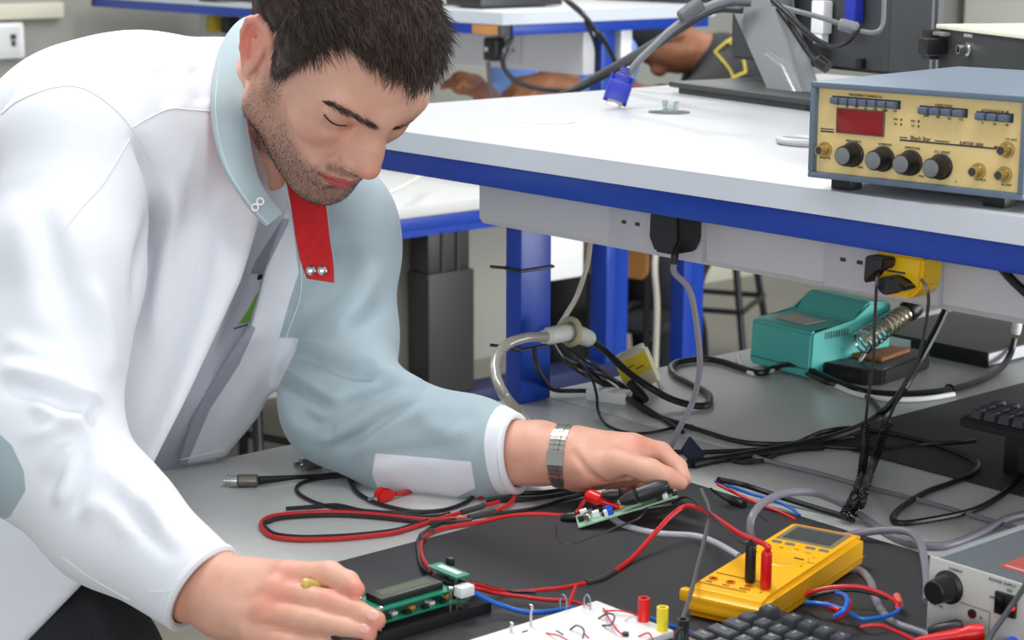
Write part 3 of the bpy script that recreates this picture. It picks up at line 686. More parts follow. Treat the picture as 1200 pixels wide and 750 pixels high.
# keyboard beneath the shelf, propped on a black box
t = thing('instrument_case', 'black equipment case under the propped-up keyboard', 'case', (-1.245, 1.83, BZ+MZ), math.radians(8))
m = MB(); m.box((.14, .05, .0225), (.28, .10, .045), .004); m.build('body', blk, t); m = MB(); m.box((.14, -.001, .0225), (.24, .002, .03), .001); m.build('front_panel', blk2, t)
t = thing('keyboard', 'black keyboard propped up on a case beneath the shelf', 'keyboard', (-1.300, 1.842, BZ+.0490), 0, M=Matrix.Translation((-1.305, 1.896, BZ+.0495)) @ Matrix.Rotation(math.radians(2), 4, 'Z'))
keyboard(t, 0, [(-.01, .006, F(['', '', '', '', '', '', '', '', '']*2)), (-.031, .006, F(['']*16)), (-.05, .006, F(['']*16))], None, blk2, .4, .075)
# ================================================================= cables
def cpt(q, r):
    if len(q) == 2: return B(q[0], q[1], r+.0006) if True else None
    if len(q) == 3: return B(q[0], q[1], r+.0006+q[2])
    return {'y': ony, 'd': ond, 'x': onx}[q[2]](q[0], q[1], q[3])
def cable(name, label, cat, pts, r, mt, n=8, k=6, group=None):
    P = [p if isinstance(p, Vector) else cpt(p, r) for p in pts]
    m = MB(); m.tube(P, r, n, k=k); return tag(m.build(name, mt), label, cat, group)
def cabl(label, pts, r, mt, n=8, name='cable'): return cable(name, label, 'cable', pts, r, mt, n)
pz = ony(792, 299, YP-.034)
cabl('grey mains flex hanging from the big black plug', [Vector((px0, YP-.0305, BZ+.254)), Vector((px0+.001, YP-.031, BZ+.242)), (808, 340, 'y', 1.535), (817, 385, 'y', 1.545), (820, 430, 'y', 1.555), (812, 470, 'y', 1.56), (794, 506, 'y', 1.555), (783, 533, .004), (786, 548, .001)], .0036, gryc)
S = [(693, 399, 'd', 2.60), (712, 414, 'd', 2.565), (736, 436, 'd', 2.545), (762, 454, .022), (785, 467, .008), (812, 475, .001), (829, 474), (830, 462), (812, 451), (793, 441), (786, 431), (797, 424), (825, 421), (846, 424), (868, 431), (889, 437), (906, 432), (922, 427, .01), (945, 432, .01), (975, 445, .004), (1010, 458), (1050, 462), (1090, 460), (1120, 455), (1150, 445), (1172, 432), (1184, 415, .01), (1189, 397, .03)]
cabl('thick black cable curling in an S past the teal station', S, .0048, rub)
cabl('white flex running beside the black cable at the teal station', [(865, 418), (869, 427), (880, 437), (897, 436), (920, 430), (945, 437), (975, 450), (1005, 462), (1045, 468), (1085, 467), (1118, 462)], .0036, whp)
p = B(1190, 392, .035); m = MB(); m.lathe([(.006, 0), (.0075, .004), (.0075, .018), (.005, .022)], p, (0, .2, 1), 14); tag(m.build('cable_connector', whp), 'white plastic connector on the cable end above the notebook', 'connector')
m = MB(); q = B(1113, 457, .004); m.tube([q+Vector((.008*math.cos(i*PI/4), 0, .007*math.sin(i*PI/4))) for i in range(8)], .0016, 6, closed=True); tag(m.build('cable_tie', blk), 'black cable tie round the cables before the notebook', 'cable tie')
cabl('black cable falling from the teal station across the mat', [(922, 428, .006), (945, 437, .006), (968, 448, .004), (990, 453), (1010, 461), (1024, 472), (1036, 488), (1043, 498)], .0035, rub)
cabl('thick black cable slanting down from the shelf back', [(1113, 352, 'y', 1.95), (1098, 385, 'y', 1.92), (1078, 422, 'y', 1.88), (1056, 460, 'y', 1.83), (1034, 483, .015), (1010, 499, .008), (975, 512, .004), (940, 520), (900, 528), (860, 535), (822, 541), (800, 545)], .0047, rub)
cabl('black keyboard cable looping over the bench seam', [(686, 430, 'd', 2.56), (715, 452, .012), (742, 472, .004), (760, 484), (795, 496), (826, 506), (855, 515), (885, 520), (929, 520), (948, 513, .004), (966, 506, .005), (998, 502, .005), (1031, 506), (1075, 515), (1112, 527), (1140, 539), (1146, 547), (1136, 557), (1112, 567), (1085, 577), (1060, 592), (1046, 606), (1055, 613), (1090, 609), (1140, 598), (1172, 581), (1195, 560), (1208, 540, .02)], .0034, rub)
cabl('black cable reaching from the tangle to the propped keyboard', [(806, 541), (850, 535), (900, 529), (945, 522), (990, 525), (1031, 525), (1080, 521), (1130, 518, .012), (1146, 516, .03)], .0028, rub)
cabl('black lead in the tangle behind the hand', [(778, 529), (812, 530), (851, 529), (890, 527), (925, 523), (960, 517), (1000, 512)], .0030, rub)
cabl('lower black lead in the tangle behind the hand', [(812, 545), (838, 539), (872, 534), (905, 531), (932, 526), (965, 524)], .0042, rub)
cabl('slack black lead drooping from the tangle', [(858, 540), (875, 542), (895, 539), (912, 531), (940, 520), (985, 508)], .0026, rub)
cabl('straight thin grey cable crossing the pale bench', [(872, 531), (903, 541), (960, 555), (1017, 571), (1080, 587), (1140, 604), (1215, 626)], .0029, gryc)
cabl('grey cable arching behind the yellow meter', [(882, 632, .012), (879, 620, .022), (882, 604, .034), (896, 588, .04), (921, 578, .038), (951, 577, .03), (980, 587, .016), (1006, 602, .004), (1031, 619), (1053, 631), (1082, 639), (1113, 638), (1147, 625), (1180, 608), (1212, 601)], .0042, gryc, 10)
cabl('grey cable curving from the meter down beside the power supply', [(978, 632, .004), (1005, 625, .006), (1042, 621, .012), (1066, 624, .014), (1078, 636, .012), (1083, 655, .008), (1086, 680, .002), (1086, 705, 0)], .0042, gryc, 10)
cabl('grey cable lying under the meter edge', [(950, 660), (981, 667), (1006, 668), (1020, 682), (1026, 702), (1036, 720), (1052, 732), (1078, 741), (1090, 746)], .0042, gryc, 10)
cabl('pale grey cable lying on the mat beside the meter', [(716, 606, .004), (732, 616), (769, 625), (813, 628), (838, 636), (866, 652)], .0037, gry2, 10)
cabl('thin grey lead hanging over the yellow meter corner', [(822, 574, .045), (829, 590, .046), (831, 604, .046), (826, 630, .044), (818, 662, .040), (809, 697, .034), (801, 722, .036), (797, 738, .036)], .0020, mat('lead_grey', (88, 88, 92), .45))
cabl('thin black lead arching to the black plug on the meter', [(788, 590, .02), (800, 583, .03), (812, 585, .045), (830, 600, .058), (853, 622, .066), (870, 636, .070), PLUG[0]+Vector((0, 0, .004)), PLUG[0]], .0014, mat('lead_black', (40, 40, 42), .45))
cabl('thin black lead drooping below the small circuit board', [(760, 592, .02), (747, 608, .012), (722, 618, .004), (700, 628), (675, 637), (660, 637), (652, 628), (652, 618)], .0014, mat('lead_black', (40, 40, 42), .45))
cabl('red test lead arching into the red meter plug', [PLUG[1], PLUG[1]+Vector((0, 0, .005)), (868, 626, .065), (845, 611, .055), (826, 599, .045), (805, 593, .035), (787, 604, .028), (769, 623, .018), (742, 653, .004), (718, 671, .001), (703, 679), (689, 683), (660, 689), (640, 691), (607, 694), (582, 692, .006), (560, 686, .018), (548, 686, .024)], .0026, redw)
m = MB(); P = [cpt(q, .0036) for q in [(720, 669.5), (705, 678), (687, 683)]]; m.tube(P, .0032, 10); tag(m.build('heat_shrink_sleeve', shrink), 'grey heat-shrink sleeve on the red test lead', 'sleeve')
cabl('red wire from the white display connector to the wiring board', [(546, 689, .022), (560, 690, .020), (580, 695, .010), (610, 699, .006), (640, 703, .006), (665, 704, .01), (684, 709, .024), (692, 712, .026)], .0020, redw)
cabl('black wire beside the red display wires', [(545, 685, .024), (556, 683, .02), (575, 688, .01), (600, 693, .004), (628, 694, .003)], .0014, rub)
cabl('blue wire from the white display connector to the wiring board', [(545, 692, .022), (552, 693, .022), (570, 702, .014), (590, 710, .008), (614, 717, .006), (640, 717, .008), (662, 714, .018), (672, 713, .024)], .0024, bluw)
cabl('red upright jumper wire standing at the white board edge', [(666, 712, .018), (668, 704, .022), (672, 694, .026), (675, 686, .03)], .0016, redw)
# wire loops behind the keyboard
cabl('red wire looping behind the near keyboard', [(935, 702, .006), (950, 694, .014), (978, 688, .022), (1008, 688, .024), (1035, 696, .02), (1050, 706, .014), (1052, 714, .010)], .0022, redw)
cabl('black wire under the red loop behind the near keyboard', [(935, 703, .004), (955, 697, .010), (985, 692, .016), (1012, 693, .016), (1040, 701, .012)], .0018, rub)
cabl('blue wire loop behind the near keyboard', [(1054, 712, .010), (1050, 718, .010), (1035, 723, .012), (1012, 726, .012), (1003, 723, .010), (992, 716, .012), (975, 710, .014), (958, 707, .014), (944, 706, .010)], .0022, bluw)
cabl('small curled blue wire behind the near keyboard', [(981, 695, .018), (990, 698, .024), (993, 706, .026), (988, 716, .022), (978, 723, .016)], .0024, bluw)
cabl('small curled red wire behind the near keyboard', [(988, 700, .016), (996, 706, .02), (992, 717, .018), (980, 727, .012)], .0022, redw)
m = MB(); m.tube([B(1051, 699, .014), B(1054, 709, .013)], .0040, 10); tag(m.build('heat_shrink_sleeve', mat('sleeve_salmon', (214, 106, 84), .5)), 'salmon sleeve joining red and blue wires by the supply', 'sleeve')
m = MB(); m.tube([B(966, 708, .016), B(984, 716, .014)], .0032, 10); tag(m.build('heat_shrink_sleeve', redp), 'red sleeve on the blue wire behind the keyboard', 'sleeve')
cabl('blue wire running past the binding posts to the keyboard', [(762, 724, .02), (785, 733, .014), (800, 738, .010), (818, 744, .006), (830, 748, .004)], .0022, bluw)
cabl('red wire running past the binding posts to the keyboard', [(752, 738, .022), (778, 742, .016), (805, 744, .008), (825, 746, .004), (850, 752, .004)], .0022, redw)
m = MB(); m.tube([B(822, 746, .006), B(852, 751, .006)], .0034, 10); tag(m.build('heat_shrink_sleeve', mat('sleeve_salmon', (214, 106, 84), .5)), 'salmon sleeve on the wires beside the near keyboard', 'sleeve')
# black grabber clip at the board
q = B(797, 738, .040); m = MB(); m.loft([(q, .0022), (q-Vector((0, 0, .006)), .005), (q-Vector((.001, .0, .022)), .0058), (q-Vector((.002, 0, .030)), .004)], 12); tag(m.build('test_clip', blk), 'black test clip standing at the white board edge', 'clip')
# leads near supply
a = B(1088, 741, .020); b = B(1128, 735, .028)
m = MB(); m.loft([(a, .004), (a+(b-a)*.2, .0065), (a+(b-a)*.85, .0078), (b, .0062)], 14); tag(m.build('banana_plug', blk), 'black banana plug lying before the power supply', 'plug')
a = B(1072, 752, .020); b = B(1152, 740, .030)
m = MB(); m.loft([(a, .003), (a+(b-a)*.15, .0045), (a+(b-a)*.6, .0062), (a+(b-a)*.72, .0062), (a+(b-a)*.78, .0078), (b, .0076)], 14); tag(m.build('banana_plug', redp), 'red banana plug pushed up to the power supply', 'plug')
cabl('grey lead crossing in front of the power supply switch', [(1212, 668, 'y', 1.325), (1197, 693, 'y', 1.322), (1182, 715, 'y', 1.318), (1163, 742, 'y', 1.31), (1155, 760, 'y', 1.305)], .0026, mat('lead_grey', (88, 88, 92), .45))
cabl('red wire ending behind the near keyboard', [(1008, 735, .016), (1030, 733, .018), (1050, 740, .014), (1075, 752, .012)], .0020, redw)
# ================================================================= cable tangle by the upright post
def yel_plug():
    c = ond(746, 431, 2.64); ex = (ond(771, 419, 2.625)-c).normalized(); ey = (ond(756, 455, 2.635)-c); ey = (ey-ex*ey.dot(ex)).normalized(); ez = ex.cross(ey)
    M = Matrix(((ex.x, ey.x, ez.x, c.x), (ex.y, ey.y, ez.y, c.y), (ex.z, ey.z, ez.z, c.z), (0, 0, 0, 1)))
    t = thing('ribbon_connector', 'beige connector with a yellow sticker leaning in the cable tangle', 'connector', (0, 0, 0), M=M)
    m = MB(); m.box((0, .004, 0), (.05, .05, .014), .002); m.build('shell', mat('conn_beige', (196, 188, 164), .5), t)
    m = MB(); m.box((0, -.024, 0), (.045, .008, .009), .001); m.build('metal_shell', mat('conn_metal', (206, 196, 178), .35, .6), t)
    for sg in (1, -1):
        m = MB(); m.box((0, -.002, sg*.0073), (.049, .027, .0006)); m.build('sticker', mat('sticker_yellow', (214, 190, 20), .5, noise=.08, scale=80), t)
    # scribble on sticker
    m = MB(); m.box((-.008, -.004, -.0078), (.018, .002, .0004)); m.box((.008, .002, -.0078), (.014, .002, .0004)); m.box((-.008, -.004, .0078), (.018, .002, .0004)); m.box((.008, .002, .0078), (.014, .002, .0004)); m.build('handwriting', mat('pen_ink', (96, 96, 40), .6), t)
    for sx in (-.022, .022):
        m = MB(); m.cyl((sx, .01, 0), (sx, .042, 0), .0028, n=10); m.build('thumbscrew', mat('conn_metal', (206, 196, 178), .35, .6), t)
yel_plug()
def lp(px, py, d): return ond(px, py, d)
# grey in-line connector with a tape ring
a, b = lp(641, 394, 2.47), lp(668, 389, 2.50)
t = thing('inline_connector', 'pale grey in-line connector taped to the blue post', 'connector', ((a+b)/2))
m = MB(); m.loft([(a-(b-a)*.2, .0085), (a, .0095), (a+(b-a)*.05, .0115), (b, .0118), (b+(b-a)*.1, .009)], 18); m.build('barrel', mat('conn_grey', (190, 190, 182), .5), t, world=True)
c = b+(b-a)*.02; dx = (b-a).normalized(); u = CU.copy(); w = dx.cross(u)
m = MB(); m.tube([c+u*(.0165*math.cos(q*PI/6))+w*(.0165*math.sin(q*PI/6)) for q in range(12)], .0042, 8, closed=True); m.build('tape_ring', mat('tape_tan', (160, 150, 122), .6), t, world=True)
a, b = lp(674, 391, 2.53), lp(693, 398, 2.60)
m = MB(); m.loft([(a, .008), (a+(b-a)*.3, .0125), (a+(b-a)*.8, .0115), (b, .0065)], 16); m.build('plug_half', mat('conn_grey', (190, 190, 182), .5), t, world=True)
cabl('clear sheathed grey cable arching off the post end', [(640, 395, 'd', 2.46), (616, 396, 'd', 2.43), (594, 404, 'd', 2.41), (582, 420, 'd', 2.39), (581, 440, 'd', 2.37), (591, 463, 'd', 2.35), (608, 483, .02), (626, 500, .004), (640, 512, .001)], .0068, mat('cable_clear', (138, 135, 126), .25, coat=.6), 12)
cabl('beige flex hanging behind the blue post', [(692, 283, 'd', 2.95), (688, 310, 'd', 2.93), (677, 345, 'd', 2.9), (664, 368, 'd', 2.8), (655, 382, 'd', 2.6)], .0038, beige)
tang = [('black cable bending down from the grey in-line connector', [(646, 405, 'd', 2.49), (655, 417, 'd', 2.5), (675, 427, 'd', 2.52), (700, 437, 'd', 2.53), (722, 447, .02), (742, 463, .006), (752, 472)], .0034),
        ('second black cable in the bundle below the grey connector', [(648, 402, 'd', 2.48), (660, 420, 'd', 2.49), (682, 437, 'd', 2.5), (706, 450, .016), (728, 462, .006), (757, 478), (786, 497), (800, 506)], .0030),
        ('black cable hooked round the foot of the blue post', [(626, 408, 'd', 2.44), (628, 426, 'd', 2.45), (638, 445, .03), (650, 457, .006), (680, 458, .003), (715, 459), (738, 465), (752, 473)], .0032),
        ('thin black wire hanging from the bundle to the bench', [(658, 403, 'd', 2.47), (676, 420, 'd', 2.46), (692, 440, .05), (699, 462, .02), (701, 482, .003), (711, 498), (736, 507), (762, 507), (790, 501), (812, 499)], .0019),
        ('black cable crossing over the yellow sticker connector', [(655, 405, 'd', 2.5), (668, 412, 'd', 2.5), (690, 424, 'd', 2.5), (712, 440, .03), (735, 458, .008), (752, 470)], .0028)]
for lab, P, r in tang: cabl(lab, P, r, rub)
m = MB(); q = lp(757, 466, 2.53); m.loft([(lp(738, 448, 2.55), .006), (lp(750, 462, 2.54), .0075), (lp(757, 469, 2.53), .005)], 12); tag(m.build('cable_connector', blk), 'black plug head under the yellow sticker connector', 'connector')
m = MB(); c = B(715, 463, .008); m.box((0, 0, 0), (.06, .03, .016), .003, M=Matrix.Translation(c) @ Matrix.Rotation(.35, 4, 'Z')); tag(m.build('junction_box', whp), 'small flat white box lying under the black cable bundle', 'box')
for zz, lab in ((318, 'upper black cable tie round the blue post'), (411, 'lower black cable tie round the blue post')):
    c = ony(611, zz, 1.617).z; x0, x1, y0, y1 = -1.8912, -1.8568, 1.6163, 1.6737
    m = MB(); m.tube([(x0, y0, c), (x1, y0, c), (x1, y1, c), (x0, y1, c)], .0022, 6, closed=True, sp=False)
    m.cyl((x0, y0, c), (x0-.014, y0-.012, c+.001), .0022, n=6); tag(m.build('cable_tie', blk), lab, 'cable tie')
# dark blue strap tag, beside the hand
c = B(812, 530, .016); ex = (B(830, 521, .02)-c).normalized(); ez = (-CF); ez = (ez-ex*ez.dot(ex)).normalized(); ey = ez.cross(ex)
M = Matrix(((ex.x, ey.x, ez.x, c.x), (ex.y, ey.y, ez.y, c.y), (ex.z, ey.z, ez.z, c.z), (0, 0, 0, 1))) @ Matrix.Rotation(math.radians(25), 4, 'Z')
m = MB(); m.box((0, 0, 0), (.024, .030, .0035), .001, M=M); tag(m.build('cable_strap', mat('strap_navy', (24, 26, 52), .85)), 'dark navy fabric strap tag on the cable tangle', 'strap')
# seam tied wires to the held board
cabl('blue wire running from the white connector on the held board', [(838, 564, .028), (858, 571, .018), (881, 579, .010), (905, 586, .006), (926, 595, .003), (937, 604, .002)], .0018, bluw)
cabl('red wire running from the white connector on the held board', [(840, 567, .026), (860, 577, .014), (885, 589, .006), (912, 599, .002), (932, 609, .001)], .0018, redw)
cabl('black wire beside the blue and red pair', [(842, 562, .03), (870, 568, .016), (907, 580, .006), (945, 592, .002), (985, 604), (1000, 610)], .0032, rub)
cabl('thin black wire curling on the mat before the blue pair', [(832, 572, .02), (848, 584, .008), (866, 593), (888, 604), (900, 612)], .0012, rub)
c = B(862, 588, .006); m = MB(); m.loft([(c+Vector((-.012, .004, 0)), .004), (c, .006), (c+Vector((.014, -.002, 0)), .0045)], 10); tag(m.build('test_clip', blk), 'small black clip lying on the mat behind the meter', 'clip')
# coiled twisted cables standing by the mat
def coiled(label, pts, r, mt):
    P = spline([cpt(q, r) if not isinstance(q, Vector) else q for q in pts], 10); m = MB(); m._sweep(P, [r*.75]*len(P), 8, 0, True)
    tot = 0; hp = []
    for i in range(len(P)-1):
        seg = (P[i+1]-P[i]); T = seg.normalized(); u = T.orthogonal().normalized(); w = T.cross(u); n = 10
        for j in range(n):
            s = tot+seg.length*j/n; q = s/.0048*2*PI; hp.append(P[i]+seg*(j/n)+u*(r*.9*math.cos(q))+w*(r*.9*math.sin(q)))
        tot += seg.length
    m.tube(hp, .0010, 5, sp=False); return tag(m.build('coiled_cable', mt), label, 'cable')
coiled('black ribbed cable hanging down beside the bench mat', [(1014, 498, 'y', 1.80), (1013, 530, 'y', 1.76), (1009, 558, 'y', 1.70), (1003, 578, .03), (996, 592, .012), (988, 606, .003)], .0052, rub)
coiled('second black ribbed cable crossing the first one', [(1037, 500, 'y', 1.80), (1030, 525, 'y', 1.76), (1021, 550, 'y', 1.70), (1013, 575, .035), (1008, 592, .012), (1000, 603, .003)], .0050, rub)
cabl('thin dark flex dropping from the upright plug in the adaptor', [(1029, 320, 'y', ADY-.012), (1027, 338, 'y', 1.49), (1025, 380, 'y', 1.55), (1023, 425, 'y', 1.62), (1017, 470, 'y', 1.72), (1014, 500, 'y', 1.80)], .0017, mat('flex_dark', (66, 64, 68), .45))
cabl('thin dark flex curving from the lying plug in the adaptor', [(1080, 328, 'y', ADY-.012), (1086, 337, 'y', 1.485), (1088, 352, 'y', 1.49), (1084, 385, 'y', 1.56), (1074, 425, 'y', 1.63), (1052, 468, 'y', 1.72), (1037, 500, 'y', 1.80)], .0017, mat('flex_dark', (66, 64, 68), .45))
cabl('short black cable at the far end of the shelf underside', [(1172, 312, 'y', 1.548), (1188, 330, 'y', 1.548), (1212, 352, 'y', 1.548)], .0045, rub)
# ================================================================= leads on the front of the bench
def bnc(name, label, px0, py0, px1, py1):
    a, b = B(px0, py0, .0075), B(px1, py1, .0075); d = (b-a); L = d.length
    t = thing(name, label, 'connector', a)
    m = MB(); m.loft([(a, .0042), (a+d*.22, .0042)], 16); m.loft([(a+d*.22, .0072), (a+d*.40, .0072)], 16); m.cyl(a+d*.12-CU*.007, a+d*.12+CU*.007, .0011, n=8); m.build('collar', chrome, t, world=True)
    m = MB(); m.loft([(a+d*.40, .0060), (a+d*.44, .0074), (a+d*.95, .0074), (b, .005)], 16); m.build('barrel', mat('bnc_pewter', (128, 124, 116), .35, .7), t, world=True)
    return b
b = bnc('bnc_connector', 'metal BNC connector at the end of a straight black lead', 262, 563.5, 303, 563)
m = MB(); m.loft([(b, .0052), (B(345, 559.5, .006), .0028)], 12); tag(m.build('strain_relief', blk), 'tapered black boot behind the metal BNC connector', 'cable boot')
cabl('black BNC lead running beneath the grey sleeve', [(343, 559.5, .003), (372, 558), (405, 556), (440, 562), (500, 570), (560, 575), (620, 578), (660, 574), (690, 571)], .0027, rub)
b = bnc('bnc_connector', 'dull metal BNC connector lying beside the grey sleeve', 345, 545.5, 378, 541)
cabl('black lead from the dull BNC connector under the sleeve', [b, (392, 540), (420, 545), (470, 556), (520, 566)], .0027, rub)
cabl('thin black lead looping beside the BNC leads', [(430, 558), (398, 558), (366, 562), (349, 569), (350, 578), (370, 589), (400, 596), (446, 600), (490, 605), (530, 604)], .0021, rub)
cabl('black lead curving through the red lead coil', [(408, 556), (411, 565), (420, 578), (443, 590), (483, 599), (518, 598), (545, 589), (558, 578), (566, 570)], .0025, rub)
cabl('black lead lying across the coiled red lead', [(335, 596), (365, 594), (395, 592), (430, 599), (483, 601), (520, 598)], .0023, rub)
loopR = [(585, 588, .002), (563, 594, .002), (545, 599, .002), (525, 605), (502, 612), (480, 619), (457, 625), (412, 630), (375, 632), (345, 632), (318, 628), (306, 617), (311, 608), (330, 603), (384, 600), (430, 602), (470, 606), (500, 609), (530, 608), (551, 606, .002), (577, 600, .003), (596, 591, .003), (603, 582, .003), (598, 577, .003)]
cabl('red test lead coiled in a big loop on the bench', loopR, .0026, redw)
cabl('black test lead coiled along the red loop', [(q[0]+2, q[1]+(-3.2 if i < 9 else 3.5), (q[2] if len(q) > 2 else 0)) for i, q in enumerate(loopR[3:20])], .0023, rub)
for P, lab in (([(541, 600.5), (563, 594), (566, 592)], 'grey sleeve on the upper run of the red coil'), ([(549, 606.5), (564, 603.5), (580, 599)], 'grey sleeve on the lower run of the red coil')):
    m = MB(); m.tube([cpt((*q, .002), .0034) for q in P], .0034, 10); tag(m.build('heat_shrink_sleeve', shrink), lab, 'sleeve')
cabl('red test lead running along the mat edge to the small board', [(695, 580, .02), (684, 588, .012), (676, 600, .004), (662, 604), (635, 603), (603, 604), (563, 612), (529, 617), (507, 623), (497, 630), (493, 640), (494, 650), (499, 661, .004), (506, 668, .012)], .0025, redw)
cabl('black lead paired with the red lead at the mat edge', [(690, 578, .01), (660, 586), (626, 596), (588, 601), (560, 604), (520, 612), (500, 622), (490, 634), (490, 650), (494, 664, .002), (505, 672, .010)], .0022, rub)
cabl('black lead running beneath the watch to the red coil', [(690, 574), (650, 581), (620, 585), (596, 586), (570, 588)], .0024, rub)
cabl('red lead from the crocodile clip into the coil', [(463, 579, .003), (476, 577), (489, 573), (523, 572), (548, 577), (565, 583)], .0026, redw)
m = MB(); P = [cpt(q, .0032) for q in [(496, 634), (494, 628), (500, 624.5), (507, 622)]]; m.tube(P, .0034, 10); tag(m.build('heat_shrink_sleeve', shrink), 'dark sleeve where red and black leads cross the mat edge', 'sleeve')
# red crocodile clip
def croc(label, p0, p1, mt, s=1):
    d = p1-p0; L = d.length; d.normalize(); u = d.cross(Vector((0, 0, 1))).normalized(); w = u.cross(d)
    M = Matrix(((d.x, u.x, w.x, p0.x), (d.y, u.y, w.y, p0.y), (d.z, u.z, w.z, p0.z), (0, 0, 0, 1)))
    t = thing('crocodile_clip', label, 'clip', (0, 0, 0), M=M)
    m = MB(); m.prism([(0, -.003*s, -.003*s), (L*.25, -.006*s, -.005*s), (L*.75, -.005*s, -.006*s), (L*.78, -.005*s, .004*s), (L*.5, -.005*s, .010*s), (L*.2, -.004*s, .004*s), (0, -.003*s, .003*s)], (0, .010*s, 0)); bmesh.ops.bevel(m.bm, geom=m.bm.edges[:], offset=.0015*s, segments=2, affect='EDGES'); m.build('sleeve', mt, t)
    m = MB(); m.prism([(L*.7, -.003*s, -.004*s), (L*1.05, -.002*s, -.001*s), (L*1.05, -.002*s, 0), (L*.7, -.003*s, .002*s)], (0, .005*s, 0)); m.build('jaw', chrome, t)
    return t
croc('red crocodile clip lying among the leads on the bench', B(462, 578, .007), B(434, 585, .006), redp, 1.1)
# ================================================================= small circuit board held in the hand
bc = B(728, 606, .010)
e1 = (B(800, 575, .038)-B(682, 612, .004)); LB = e1.length; e1.normalize(); nrm = Vector((0, 0, 1)); nrm = (nrm-e1*nrm.dot(e1)).normalized(); e2 = nrm.cross(e1); O = B(676, 611, .004)
M = Matrix(((e1.x, e2.x, nrm.x, O.x), (e1.y, e2.y, nrm.y, O.y), (e1.z, e2.z, nrm.z, O.z), (0, 0, 0, 1)))
t = thing('circuit_board', 'small pale green circuit board held tilted in the hand', 'circuit board', (0, 0, 0), M=M); TB = M
m = MB(); m.bb((0, -.024, 0), (LB*.98, .016, .0016)); m.build('board', pcbl, t)
rr = random.Random(3)
for x, y, mt, h in ((.010, -.002, whp, .010), (.022, -.010, whp, .007), (.026, .004, blk, .006), (.052, .004, whp, .010), (.040, .006, blk, .008), (.075, .0, blk, .006), (.10, -.004, whp, .005)):
    m = MB(); m.box((x, y, .0016+h/2), (.008, .006, h), .001); m.build('component', mt, t)
for i in range(14):
    x = .006+.0085*i+rr.uniform(-.002, .002); y = rr.choice((-.019, -.009, .002, .011))+rr.uniform(-.002, .002)
    m = MB(); h = rr.uniform(.003, .008); m.box((x, y, .0016+h/2), (rr.uniform(.004, .007), rr.uniform(.003, .005), h), .0006); m.build('component', rr.choice((blk, blk, whp, mat('cap_orange', (226, 160, 40), .4), silv)), t)
for x, y in ((.036, -.014), (.062, .006)):
    m = MB(); m.box((x, y, .005), (.009, .009, .007), .001); m.cyl((x, y, .008), (x, y, .0105), .003, n=10); m.build('blue_trimmer', mat('trim_blue', (26, 88, 214), .35), t)
m = MB(); m.lathe([(.004, .0016), (.004, .010), (.003, .011)], (.012, -.016, 0), n=14); m.build('capacitor', chrome, t)
m = MB(); m.bb((LB*.86, -.010, .0016), (LB*.95, .008, .011), .001); m.build('edge_connector', blk, t)
m = MB(); m.bb((LB*.96, -.008, .002), (LB*1.06, .006, .010), .001); m.build('white_connector', whp, t)
m = MB(); m.lathe([(.0055, 0), (.0055, .010), (.004, .012), (.003, .016)], (.0, .006, .004), (-1, .1, .15), 12); m.build('terminal', blk, t)
m = MB(); a, b = B(687, 579, .030), B(727, 596, .020)
m.loft([(a, .0045), (a+(b-a)*.1, .0075), (a+(b-a)*.42, .0072), (a+(b-a)*.5, .0042), (b, .003)], 14); tag(m.build('test_clip', redp), 'red grabber test clip hooked on the small green board', 'clip')
a, b = B(705, 580, .034), B(738, 578, .036)
m = MB(); m.loft([(a, .0035), (a+(b-a)*.3, .0065), (a+(b-a)*.6, .0065), (a+(b-a)*.7, .0038), (b, .003)], 14); tag(m.build('test_clip', blk), 'black grabber test clip under the watch hand', 'clip')
a = TB @ Vector((.050, -.020, .013)); b = TB @ Vector((LB*.93, -.021, .016))
m = MB(); m.loft([(a, .004), (a+(b-a)*.12, .0065), (a+(b-a)*.3, .0085), (a+(b-a)*.34, .0068), (a+(b-a)*.38, .0088), (a+(b-a)*.8, .0088), (a+(b-a)*.92, .006), (b, .0035)], 16); tag(m.build('probe', mat('probe_black', (40, 42, 42), .4)), 'fat black probe lying along the small green board', 'probe')
a = B(706, 603, .016); b = B(790, 590, .010)
m = MB(); m.loft([(a, .002), (a+(b-a)*.2, .0038), (a+(b-a)*.9, .0042), (b, .003)], 12); tag(m.build('probe', mat('probe_black', (40, 42, 42), .4)), 'thin black probe lying beneath the small green board', 'probe')
# ================================================================= cables on the shelf towards the monitor
def shelfy(px, py, d): return ond(px, py, d)
bd = [('thick dark grey cable dropping from the monitor over the shelf', [(880, 3, 'd', 2.95), (850, 4, 'd', 2.96), (815, 18, 'd', 3.0), (770, 48, 'd', 3.05), (725, 75, 'd', 3.1), (690, 95, 'd', 3.15), (668, 108, 'd', 3.2)], .0065, mat('cable_charcoal', (80, 82, 86), .4)),
      ('second dark cable alongside, over the shelf', [(870, 12, 'd', 2.97), (838, 12, 'd', 2.99), (805, 30, 'd', 3.02), (760, 60, 'd', 3.07), (715, 85, 'd', 3.12), (680, 103, 'd', 3.16), (655, 112, 'd', 3.2)], .0055, mat('cable_dim', (52, 54, 56), .4)),
      ('grey cable leading down to the loose blue plug', [(860, -4, 'd', 2.9), (825, 10, 'd', 2.9), (790, 32, 'd', 2.88), (765, 55, 'd', 2.86), (745, 76, 'd', 2.84), (733, 92, 'd', (c-CAM).dot(CF)+.0)], .0055, mat('cable_mid', (112, 114, 118), .4))]
cg = onz(719, 126, ZS)
dG = (cg-CAM).dot(CF)
bd[2] = (bd[2][0], [(862, -4, 'd', dG), (825, 10, 'd', dG), (790, 32, 'd', dG), (765, 55, 'd', dG), (746, 74, 'd', dG), (735, 90, 'd', dG)], bd[2][2], bd[2][3])
for lab, P, r, mt in bd: cabl(lab, P, r, mt, 10)
